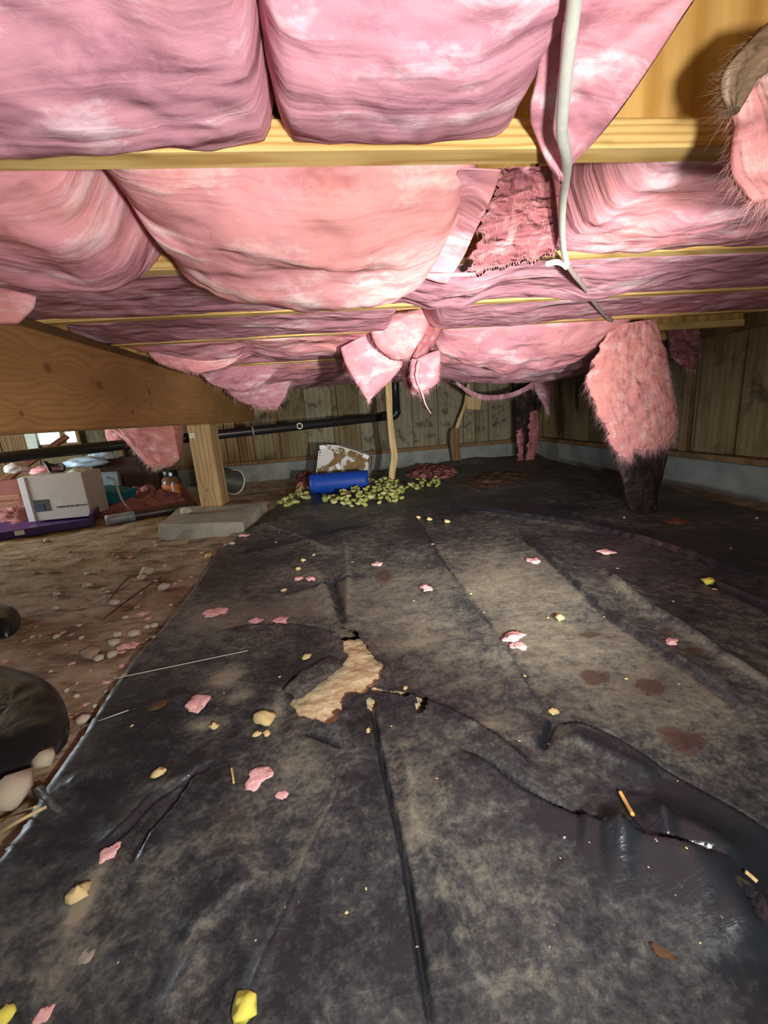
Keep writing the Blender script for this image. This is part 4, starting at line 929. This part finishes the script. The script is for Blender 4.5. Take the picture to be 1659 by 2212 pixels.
# dark boxes, red rags, pale blue bags, strap
def mound(label, poly, z, zh, mat, name, cat, seed, n=60, ext=.0, stuff=None):
    pw = np.array([G(a, b_, z)[:2] for a, b_ in poly]); pw[:, 1] = np.minimum(pw[:, 1], 4.5); mn, mx = pw.min(0)-.02, pw.max(0)+.02
    X, Y = np.meshgrid(np.linspace(mn[0], mx[0], n), np.linspace(mn[1], mx[1], n), indexing='ij')
    d, _, _ = pdist(np.vstack([pw, pw[:1]]), X, Y); ins = inside(pw, X, Y); q = np.stack([X, Y, X*0], -1)
    e = np.where(ins, np.clip(d/(.25*min(mx-mn)), 0, 1)**.6, 0)
    Zt = z - .02 + e*(zh*(.60 + .55*ridged(q*9, 3, seed)*.6 + .5*fbm(q*24, 2, seed+1)) + .02)
    k = e > 0; kf = k[:-1, :-1] | k[1:, :-1] | k[1:, 1:] | k[:-1, 1:]; ri, ci = np.nonzero(kf); a = ri*n + ci
    fc = np.stack([a, a+n, a+n+1, a+1], 1); us = np.unique(fc); rm = -np.ones(n*n, int); rm[us] = np.arange(len(us))
    V = np.stack([X, Y, Zt], -1).reshape(-1, 3)[us]
    o = mesh_obj(name, V, rm[fc].tolist(), mat, uv=V[:, :2]); return tag(o, label, cat, kind=stuff)
mound('heap of crumpled red wool scraps around the teal bin', [(-60, 1120), (60, 1060), (200, 1045), (330, 1035), (420, 1045), (415, 1080), (330, 1098), (230, 1112), (120, 1110), (20, 1140)], .015, .10, REDRAG, 'wool_heap', 'insulation', 61, 90)
o = mesh_obj('dark_carton', *box(P(282, 1005, y=4.15)*np.array((1, 1, 0))+np.array((0, 0, P(282, 1000, y=4.15)[2]/2+.03)), (.52, .3, P(282, 1000, y=4.15)[2]+.06), R=rot('Z', .1), bev=.01), DKBOX, smooth=False); tag(o, 'large dark brown carton in the shade behind the hanging pink batt', 'box')
o = mesh_obj('dark_carton', *box(P(95, 1022, y=3.95)*np.array((1, 1, 0))+np.array((0, 0, .15)), (.85, .3, .30), R=rot('Z', .05), bev=.01), m_plain('red_carton', (.20, .065, .05), .8, .2, .3, 9), smooth=False); tag(o, 'low reddish carton behind the pale carton, under the blue film bags', 'box')
def crumple(label, px, py, y, size, mat, seed, name='film_bag', cat='bag'):
    c = P(px, py, y=y); n = 26; V = []
    for i in range(n):
        for k in range(n):
            th = math.pi*i/(n-1); ph = 2*math.pi*k/(n-1); V.append((math.sin(th)*math.cos(ph), math.sin(th)*math.sin(ph), math.cos(th)))
    V = np.array(V); r = 1 + .35*ridged(V*1.7+seed, 3, seed)*.6; V = V*r[:, None]*np.array(size)/2 + c
    V[:, 2] = np.maximum(V[:, 2], c[2]-size[2]*.42)
    return tag(mesh_obj(name, V, gridfaces(n, n), mat), label, cat)
crumple('crumpled pale blue film bag right of the black strap', 185, 1000, 3.95, (.30, .16, .09), LBAG, 1)
crumple('pale film bag at the right end of the row on the cartons', 222, 990, 4.1, (.22, .14, .10), LBAG, 2)
crumple('small white film wad on the pale carton lid', 170, 1019, BOXY+.12, (.13, .12, .05), WHITE, 3)
crumple('dull white film wad behind the slanting red plank', 36, 1012, 3.85, (.15, .14, .08), CARD, 4)
crumple('pinkish film wad left of the black strap', 98, 1018, 3.85, (.18, .14, .08), SALMON, 5)
hp = smoothpath([P(98, 998, y=BOXY+.1), P(106, 1010, y=BOXY+.08), P(112, 1021, y=BOXY+.07), P(128, 1022, y=BOXY+.07), P(139, 1015, y=BOXY+.08), P(136, 1006, y=BOXY+.1), P(118, 1006, y=BOXY+.12), P(104, 1004, y=BOXY+.1)], 40)
hp[:, 2] = np.maximum(hp[:, 2], zt+.018); o = mesh_obj('black_strap', *tube(hp, .014, 8, flat=.6), BLACKP); tag(o, 'black looped strap lying on top of the pale carton', 'strap')
def plank(label, a, b_, s, mat=REDW):
    a, b_ = np.array(a), np.array(b_); L = np.linalg.norm(b_-a); d = (b_-a)/L
    u = np.cross(d, (0, 1, 0)); u /= np.linalg.norm(u); w = np.cross(u, d); R = np.stack([d, w, u], 1)
    v, f = box((0, 0, 0), (L, s[1], s[0]), bev=.003); o = mesh_obj('plank', v, f, mat, loc=(0, 0, 0), smooth=False)
    o.matrix_world = Matrix(((*R[0], (a+b_)[0]/2), (*R[1], (a+b_)[1]/2), (*R[2], (a+b_)[2]/2), (0, 0, 0, 1)))
    return tag(o, label, 'plank')
plank('reddish stick slanting up behind the black pipe at left', P(-60, 1086, y=3.7), P(145, 942, y=4.45), (.05, .03))
plank('upper of two reddish planks lying at the left edge beside the carton', P(-120, 1083, y=3.42), P(47, 1072, y=3.42), (.035, .05))
plank('lower of two reddish planks lying at the left edge beside the carton', P(-120, 1103, y=3.36), P(48, 1087, y=3.36), (.035, .05))
plank('stud by the daylight vent at left, daylight glow painted in its colour', P(64, 936, y=4.62), P(74, 975, y=4.62), (.10, .012), m_plain('stud_glow_paint', (.55, .60, .52), .7, .2))  # pale green stands in for vent daylight falling on a stud

# tipped bucket right of the post
by = G(515, 1066, .02)[1]; bc = P(507, 1035, y=by+.08); bk = empty('bucket', (bc[0], by+.08, .01), 'tipped dark bucket with a pale rim just right of the post', 'bucket')
n = 20; V = []; Rb = rot('Z', -.5) @ rot('X', 1.25)
prof = [(.075, .18), (.10, 0.0), (.108, 0.0), (.108, .015), (.10, .015), (.083, .19)]
for r, z in [(.001, .172), (.078, .172), (.100, .0), (.106, .0), (.106, .014), (.103, .014), (.083, .185), (.001, .185)]:
    for k in range(n): a = 2*math.pi*k/n; V.append((r*math.cos(a), r*math.sin(a), z))
Fc = [(i*n+k, i*n+(k+1) % n, (i+1)*n+(k+1) % n, (i+1)*n+k) for i in range(7) for k in range(n)]
V = np.array(V) @ Rb.T; V = V - np.array((0, 0, V[:, 2].min())) + np.array((bc[0], by+.08, .012))
mesh_obj('shell', V, Fc, m_plain('bucket_dark', (.05, .055, .04), .5, .3), bk)
rg = np.array([(.106*math.cos(a), .106*math.sin(a), .004) for a in np.linspace(0, 2*math.pi, 31)]) @ Rb.T
zmn = (np.array([(.106*math.cos(a), .106*math.sin(a), z) for a in np.linspace(0, 6.28, 40) for z in (0, .014)] + [(.083*math.cos(a), .083*math.sin(a), .185) for a in np.linspace(0, 6.28, 40)]) @ Rb.T)[:, 2].min()
mesh_obj('rim', *tube(rg - np.array((0, 0, zmn)) + np.array((bc[0], by+.08, .012)), .008, 8, caps=False), CARD, bk)['label'] = 'pale rim'

# ------------------------------------------------------------------ blue roll, torn carton, packing foam
ry = G(725, 1068, .03)[1] + .09
ra, rb = P(672, 1046, y=ry+.02), P(796, 1038, y=ry-.02); ra[2] = rb[2] = .028 + .085
ax = (rb-ra)/np.linalg.norm(rb-ra); sd = np.array((-ax[1], ax[0], 0)); up = np.array((0, 0, 1.0))
rlb = empty('rolled_mat', tuple((ra+rb)/2 - np.array((0, 0, .085))), 'bright blue rolled foam mat lying in front of the torn carton', 'mat')
turns = 2.15; m_ = 90; nl = 12; V = []; th0 = -2.4
for side in (0, 1):
    for i in range(m_):
        t = i/(m_-1); a = th0 + t*turns*2*math.pi; r = .040 + .048*t - side*.016
        for k in range(nl):
            s_ = k/(nl-1); p = ra + (rb-ra)*s_ + r*(math.cos(a)*sd + math.sin(a)*up); V.append(p)
V = np.array(V)
mesh_obj('roll', V, slab_faces(m_, nl), BLUE, rlb)
e0 = th0 + turns*2*math.pi
fl_ = [ra + (rb-ra)*s_ + (.088 + .002)*(math.cos(e0+b_)*sd + math.sin(e0+b_)*up) for b_ in np.linspace(-.02, .45, 8) for s_ in np.linspace(0.06, .97, 10)]
fl2 = [p + (p - (ra + (rb-ra)*(np.dot(p-ra, ax)/np.linalg.norm(rb-ra))))*.14 for p in fl_]
mesh_obj('loose_end', np.vstack([fl_, fl2]), slab_faces(8, 10), BLUED, rlb)

cy_ = G(745, 1050, .03)[1] + .16
def cpx(px, py, d=0): return P(px, py, y=cy_+d)
fr = [cpx(680, 1046), cpx(793, 1048), cpx(795, 988), cpx(770, 977), cpx(728, 964), cpx(706, 963), cpx(690, 974), cpx(686, 1010)]
for p in fr[:2]: p[2] = .035
bkq = [p + np.array((.05, .20, -.01)) for p in fr]; 
for p in bkq[:2]: p[2] = .035
n = len(fr); cx_ = empty('torn_carton', tuple(np.mean(fr[:2], 0)), 'torn white carton with brown patches standing behind the blue roll', 'box')
cf = np.mean(fr, 0)
mesh_obj('front_panel', np.vstack([fr, [p+np.array((0, .012, 0)) for p in fr]]), [tuple(range(n)), tuple(range(2*n-1, n-1, -1))] + [(i, n+i, n+(i+1) % n, (i+1) % n) for i in range(n)], TORNC, cx_, smooth=False)
def strip_pan(name, i0, i1, mat):
    a0, a1, b0, b1 = fr[i0], fr[i1], bkq[i0], bkq[i1]; off = np.array((0, .013, 0)); nn_ = np.cross(a1-a0, b0-a0); nn_ = nn_/np.linalg.norm(nn_)*.008
    v = [a0+off, a1+off, b1, b0]; v += [p-nn_ for p in v]
    mesh_obj(name, v, [(0, 1, 2, 3), (7, 6, 5, 4), (0, 4, 5, 1), (1, 5, 6, 2), (2, 6, 7, 3), (3, 7, 4, 0)], mat, cx_, smooth=False)
strip_pan('side_panel', 1, 2, TORNC); strip_pan('top_panel', 2, 3, CARDW); strip_pan('top_panel', 3, 4, CARDW); strip_pan('top_panel', 4, 5, CARDW); strip_pan('side_panel', 7, 0, CARDW); strip_pan('side_panel', 6, 7, CARDW)
mesh_obj('back_panel', np.vstack([bkq, [p+np.array((0, .01, 0)) for p in bkq]]), [tuple(range(n)), tuple(range(2*n-1, n-1, -1))] + [(i, n+i, n+(i+1) % n, (i+1) % n) for i in range(n)], CARD, cx_, smooth=False)
for k, (px, py) in enumerate(((697, 966), (790, 986), (731, 1008))):
    c = cpx(px, py, -.006); mesh_obj('torn_paper', *box(c, (.055, .004, .035), R=rot('Y', .5*k)), CARDW, cx_, smooth=False)

def blobmesh(name, seed, flat=1.0, sub=1, amp=.3, mat=None, bend=0.0, long=1.0):
    import bmesh
    bm = bmesh.new(); bmesh.ops.create_icosphere(bm, subdivisions=sub, radius=1)
    co = np.array([v.co[:] for v in bm.verts]); r = 1 + amp*fbm(co*1.3+seed*5.1, 2, seed)
    co = co*r[:, None]; co[:, 0] *= long; co[:, 2] += bend*co[:, 0]**2; co[:, 2] *= flat; co[:, 2] -= co[:, 2].min()
    for v, c in zip(bm.verts, co): v.co = c
    me = bpy.data.meshes.new(name); bm.to_mesh(me); bm.free(); me.polygons.foreach_set('use_smooth', [True]*len(me.polygons)); me.materials.append(mat); return me
def put(name, me, loc, s, rz=0, label=None, cat=None, group=None, tilt=0.0):
    o = bpy.data.objects.new(name, me); COL.objects.link(o); o.location = loc; o.scale = s if isinstance(s, (tuple, list)) else (s, s, s)
    o.rotation_euler = (random.uniform(-tilt, tilt), random.uniform(-tilt, tilt), rz); return tag(o, label, cat, group)
PN = [blobmesh('packing_peanut', i, .75, 1, .25, PEANUT[i % 3], .28, 1.5) for i in range(6)]
REG = [([(598, 1086), (605, 1068), (640, 1055), (668, 1058), (672, 1075), (650, 1090), (615, 1092)], 58),
       ([(690, 1080), (770, 1062), (800, 1035), (840, 1030), (866, 1050), (872, 1080), (800, 1092), (750, 1096), (712, 1094)], 196),
       ([(845, 1046), (900, 1036), (946, 1034), (950, 1050), (900, 1056), (850, 1060)], 42)]
cnt = 0
RLAB = ['yellow-green foam peanut in the small patch left of the blue roll', 'yellow-green foam peanut in the main heap right of the blue roll', 'yellow-green foam peanut in the thin trail beyond the tan strip']
for ireg, (poly, num) in enumerate(REG):
    pl = np.array(poly, float); k = 0; tries = 0
    while k < num and tries < 9000:
        tries += 1
        px, py = random.uniform(pl[:, 0].min(), pl[:, 0].max()), random.uniform(pl[:, 1].min(), pl[:, 1].max())
        if not inside(pl, np.array(px), np.array(py)): continue
        w = G(px, py, .045); rr_ = math.hypot(w[0]-rlb.location.x, w[1]-rlb.location.y)
        dl = np.dot(w-ra, ax); dn_ = abs(np.dot(w-ra, sd))
        if -.03 < dl < np.linalg.norm(rb-ra)+.02 and dn_ < .11: continue
        core = num > 100
        zz = sheet_z(w[0], w[1]) + (random.choice((0, .012, .024, .040)) if core else random.choice((0, 0, .015)))
        s_ = random.uniform(.013, .020)
        put('packing_peanut', random.choice(PN), (w[0], w[1], zz-.002), s_, random.uniform(0, 6.28), RLAB[ireg], 'packing foam', 'foam packing peanuts', .5); k += 1
mound('brownish pink heap of fallen wool right of the tan strip', [(868, 1030), (880, 1012), (930, 1004), (985, 1008), (1000, 1022), (985, 1036), (900, 1038)], .035, .04, REDRAG, 'wool_heap', 'insulation', 71)
mound('red wool scrap heap left of the blue roll', [(636, 1062), (640, 1035), (655, 1018), (678, 1012), (684, 1035), (668, 1060)], .02, .07, REDRAG, 'wool_heap', 'insulation', 72)
mound('brown earthy litter strewn over the far end of the sheet', [(960, 1045), (1010, 1020), (1100, 1012), (1180, 1022), (1150, 1048), (1060, 1062), (980, 1066)], .036, .018, m_plain('earth_litter', (.12, .070, .045), .95, .1, .4, 30, .6, .01), 'earth_litter', 'litter', 73, stuff='stuff')
mound('flat rusty brown scrap under the black torn backing at right', [(1405, 1128), (1440, 1114), (1500, 1118), (1530, 1138), (1460, 1142)], .036, .010, m_plain('rust_scrap', (.16, .075, .04), .9, .1, .3, 30, .4, .005), 'rusty_scrap', 'scrap', 74, 40)

# ------------------------------------------------------------------ small things on the floor
DUSTY = m_plain('dusty_flake', (.30, .27, .22), .9, .1, .3)
CR = {'y': [blobmesh('yellow_crumb', 20+i, .7, 2, .6, YELLOW) for i in range(3)], 'l': [blobmesh('lemon_crumb', 30+i, .6, 2, .7, LEMON) for i in range(2)],
      'p': [blobmesh('pink_scrap', 40+i, .25, 3, .65, FLUFF, 0, 1.25) for i in range(4)], 's': [blobmesh('pebble', 50+i, .55, 1, .35, STONE) for i in range(4)],
      'b': [blobmesh('brown_pebble', 60+i, .55, 1, .4, STONED) for i in range(3)], 'g': [blobmesh('pale_flake', 70+i, .05, 2, 1.0, DUSTY, 0, 1.5) for i in range(2)],
      'r': [blobmesh('bark_flake', 75+i, .06, 2, .9, m_plain('bark_flake', (.10, .055, .03), .9, .1), 0, 1.8) for i in range(2)]}
NMS = {'y': 'foam_crumb', 'l': 'foam_crumb', 'p': 'wool_scrap', 's': 'pebble', 'b': 'pebble', 'g': 'paper_flake', 'r': 'bark_flake'}
CT = {'y': 'foam', 'l': 'foam', 'p': 'insulation', 's': 'stone', 'b': 'stone', 'g': 'paper', 'r': 'bark'}
def drop(kind, px, py, rpx, label, group=None, sink=.003, asp=None):
    w = G(px, py, .038); z = sheet_z(w[0], w[1]); w = G(px, py, max(z, .0)); r = rpx*np.dot(w-CAM, FX)/F
    s = (r, r, r) if asp is None else (r*asp[0], r*asp[1], r*asp[2])
    me = random.choice(CR[kind]); return put(NMS[kind], me, (w[0], w[1], sheet_z(w[0], w[1])-sink*.5), s, random.uniform(0, 6.28), label, CT[kind], group)
SPEC = [
 ('y', 574, 1562, 20, 'large pale yellow foam chunk left of the hole in the sheet'), ('y', 557, 1588, 8, 'small yellow crumb touching the large foam chunk on its left'), ('y', 576, 1586, 8, 'small yellow crumb touching the large foam chunk below'),
 ('l', 528, 2187, 24, 'bright lemon foam lump at the bottom edge of the view'), ('l', 1533, 1259, 11, 'bright lemon foam bit on the dark far right of the sheet'), ('l', 14, 2196, 18, 'pale lemon lump in the bottom left corner'),
 ('y', 452, 1200, 9, 'orange-yellow bit on the sheet edge below the concrete pad'), ('y', 346, 1673, 12, 'round tan crumb on the dark left part of the sheet'), ('y', 664, 1422, 9, 'yellow crumb above the folded flap of the hole'),
 ('y', 1210, 1340, 10, 'yellow crumb cluster right of the long fold'), ('y', 1195, 1541, 9, 'yellow crumb where two long folds meet'), ('y', 462, 1573, 10, 'tan crumb below the pink flake on the left of the sheet'),
 ('p', 465, 1327, 18, 'curled pink scrap near the left sheet edge'), ('p', 426, 1525, 22, 'ragged salmon-pink flake left of the large foam chunk'), ('p', 559, 1683, 20, 'pink scrap with a dark speck below the large foam chunk'),
 ('p', 608, 1719, 10, 'small pink scrap beside the pink scrap with a dark speck'), ('p', 1109, 1378, 16, 'upper pink scrap of the pair beside the long fold'), ('p', 1119, 1397, 12, 'lower pink scrap of the pair beside the long fold'),
 ('p', 1153, 1213, 12, 'pale pink scrap in the far middle of the sheet'), ('p', 1310, 1195, 13, 'flat pink scrap in the far right of the sheet'), ('p', 920, 1271, 11, 'bright pink scrap left of the long fold'),
 ('p', 608, 1343, 13, 'pink scrap on the curved crease above the hole'), ('p', 553, 1343, 11, 'dull pink scrap left on the curved crease above the hole'), ('p', 239, 1843, 16, 'pink scrap in the crease at lower left'),
 ('p', 93, 2194, 14, 'dark pink smear of wool near the bottom left corner'), ('p', 1451, 1388, 10, 'small pink scrap at the right of the sheet'), ('p', 275, 1393, 14, 'pink scrap among the pebbles along the sheet edge'),
 ('p', 308, 1320, 9, 'little pink scrap on the dirt beside the sheet edge'), ('p', 527, 1158, 8, 'pink scrap at the corner of the concrete pad'), ('p', 815, 1220, 9, 'thin pink scrap in the middle distance'), ('p', 645, 1251, 8, 'left one of two thin pink scraps in the middle distance'), ('p', 672, 1250, 8, 'right one of two thin pink scraps in the middle distance'),
 ('s', 95, 1645, 26, 'large tan stone tucked against the sheet edge at left'), ('s', 26, 1725, 50, 'big whitish stone at the left edge of the view'), ('s', 181, 1552, 17, 'white oval pebble touching the sheet edge'), ('s', 318, 1232, 18, 'broad pale stone on the dirt in front of the pad'),
 ('s', 405, 1110, 14, 'whitish stone lying on the concrete pad'), ('b', 200, 1405, 20, 'dark brown stone on the dirt beside the pale pebbles'), ('s', 355, 1268, 14, 'round pale pebble close to the sheet edge'), ('s', 189, 1260, 11, 'pale pebble alone in the middle of the dirt'),
 ('g', 950, 2030, 12, 'grey paper flake right of the long dark crease'), ('g', 198, 2048, 20, 'grey paper flake at lower left'), ('r', 1188, 2103, 14, 'brown leaf flake near the bottom'), ('r', 1425, 2047, 13, 'long brown bark flake at lower right'), ('r', 1325, 2110, 8, 'black flake at lower right'),
 ('r', 340, 1523, 14, 'brown curled flake left of the ragged salmon flake'), ('y', 175, 1936, 20, 'tan crumbly clod at lower left'),
]
for k, px, py, r, lb in SPEC:
    o = drop(k, px, py, r, lb)
    if px == 405:
        w = P(px, py, z=zp); o.location = (w[0], w[1], zp-.004)
for px, py, r in [(121, 1279, 8), (121, 1311, 9), (250, 1304, 11), (306, 1249, 12), (120, 1370, 9), (288, 1370, 15), (248, 1387, 14), (213, 1417, 13), (241, 1408, 13), (205, 1520, 7), (164, 1497, 8), (232, 1490, 8), (254, 1368, 11), (333, 1348, 9), (318, 1348, 8), (170, 1345, 6), (270, 1330, 8)]:
    drop('s', px, py, r, 'pale rounded pebble half buried in the brown dirt', 'pebbles on the dirt')
k = 0
while k < 70:
    px, py = random.uniform(0, 540), random.uniform(1165, 1640); w = G(px, py, 0)
    if w[0] > np.interp(w[1], LEFT[lo, 1], LEFT[lo, 0]) - .02: continue
    drop(random.choice('bbs'), px, py, random.uniform(2.5, 7), 'small brownish pebble scattered on the dirt at left', 'small stones on the dirt'); k += 1
k = 0
while k < 46:
    px, py = random.uniform(0, 520), random.uniform(1165, 1600); w = G(px, py, 0); xe = np.interp(w[1], LEFT[lo, 1], LEFT[lo, 0])
    if w[0] > xe - .02 or random.random() > math.exp(-(xe-w[0])*3): continue
    drop('p', px, py, random.uniform(2.5, 6), 'tiny dusty pink fleck on the dirt beside the sheet', 'pink flecks on the dirt'); k += 1
for k in range(120):
    while True:
        px, py = random.uniform(150, 1659), 1090 + 1100*random.random()**1.6; w = G(px, py)
        if w[0] > np.interp(w[1], LEFT[lo, 1], LEFT[lo, 0]) + .03: break
    kd = random.choice('yypggg'); drop(kd, px, py, random.uniform(1.3, 3.6), {'y': 'tiny yellow crumb sprinkled on the black sheet', 'p': 'tiny pink fleck sprinkled on the black sheet', 'g': 'tiny pale flake sprinkled on the black sheet'}[kd], {'y': 'tiny yellow crumbs', 'p': 'tiny pink flecks', 'g': 'tiny pale flakes'}[kd])
for px, py in ((903, 1120), (927, 1125), (965, 1130), (655, 1213), (645, 1232), (614, 1277), (795, 1580), (876, 1487)):
    drop('y', px, py, 5.5, 'small yellow crumb in the open middle of the sheet', 'small yellow crumbs')

def stick(name, pxs, r, mat, label, cat, lift=.004):
    pts = []
    for px, py in pxs:
        w = G(px, py); z = sheet_z(w[0], w[1]); w = G(px, py, z); pts.append((w[0], w[1], z + r + lift))
    return tag(mesh_obj(name, *tube(smoothpath(pts, 16), r, 6), mat), label, cat)
stick('wire', [(248, 1473), (400, 1441), (536, 1412)], .0012, CABLE, 'long thin pale wire lying across the left sheet edge', 'wire', .008)
stick('wire', [(176, 1580), (230, 1560), (280, 1542)], .0011, CABLE, 'short thin pale wire at the left sheet edge', 'wire', .008)
stick('splinter', [(1339, 1719), (1352, 1743), (1366, 1768)], .0030, m_plain('orange_wood', (.72, .42, .12), .7, .2), 'orange wood splinter at right on the sheet', 'splinter')
stick('splinter', [(501, 1666), (504, 1682), (506, 1698)], .0020, STRAW, 'tiny straw splinter left of the pink scrap with a dark speck', 'splinter')
stick('straw', [(-30, 1850), (40, 1805), (108, 1768)], .0028, STRAW, 'long straw at the left edge below the whitish stone', 'straw', .02)
stick('straw', [(-30, 1815), (30, 1790), (86, 1770)], .0024, STRAW, 'shorter straw above the long one at the left edge', 'straw', .022)
stick('twig', [(212, 1195), (240, 1190), (272, 1184)], .0025, STRAW, 'pale twig on the dirt left of the pad', 'twig')
stick('twig', [(365, 1178), (385, 1175), (405, 1168)], .0025, STRAW, 'pale twig on the dirt in front of the pad', 'twig')
stick('twig', [(225, 1316), (255, 1275), (285, 1245)], .0022, m_plain('dark_twig', (.06, .04, .025), .8, .2), 'dark thin twig on the dirt', 'twig')
stick('twig', [(225, 1340), (290, 1290), (348, 1250)], .0022, m_plain('dark_twig_b', (.06, .04, .025), .8, .2), 'long dark twig on the dirt, nearer the sheet edge', 'twig')
stick('splinter', [(1610, 1893), (1622, 1903), (1634, 1914)], .0025, STRAW, 'tan splinter by the glossy fold at right', 'splinter')

# black plastic things at the left edge
def flatbag(label, pxs, hgt, mat, name, cat, seed):
    pw = np.array([G(a, b_, .01)[:2] for a, b_ in pxs]); c = pw.mean(0); n = len(pw); V = []; rings = 10
    sm = smoothpath([np.r_[p, 0] for p in np.vstack([pw, pw[:1]])], 49)[:-1, :2]; n = len(sm)
    for i in range(rings+1):
        t = i/rings; r = math.cos(t*math.pi/2)**.55; z = hgt*math.sin(t*math.pi/2)
        for p in sm: V.append((c[0]+(p[0]-c[0])*r, c[1]+(p[1]-c[1])*r, z))
    V = np.array(V); q = V*np.array((1, 1, 1)); V[:, 2] += hgt*.35*ridged(q*9, 2, seed)*np.clip(V[:, 2]/hgt, 0, 1)*.5; V[:, 2] = np.maximum(V[:, 2], 0)
    Fc = [(i*n+k, i*n+(k+1) % n, (i+1)*n+(k+1) % n, (i+1)*n+k) for i in range(rings) for k in range(n)]
    return tag(mesh_obj(name, V, Fc, mat), label, cat)
GLOSS = m_plain('black_film', (.014, .014, .017), .34, .5, .3, 7, .45, .02)
flatbag('glossy black plastic bag lying on the dirt at the left edge', [(-120, 1470), (-40, 1438), (60, 1450), (120, 1485), (146, 1540), (140, 1600), (90, 1640), (0, 1672), (-120, 1700)], .03, GLOSS, 'plastic_bag', 'bag', 81)
flatbag('small dark blue-black lump at the left edge above the plastic bag', [(-60, 1375), (-50, 1325), (10, 1318), (42, 1325), (38, 1352), (10, 1372)], .05, GLOSS, 'plastic_bag', 'bag', 82)
flatbag('rolled hump of black sheet beside the whitish stone', [(70, 1712), (95, 1702), (130, 1745), (165, 1790), (140, 1805), (100, 1770)], .035, SHEET, 'sheet_hump', 'plastic', 83)
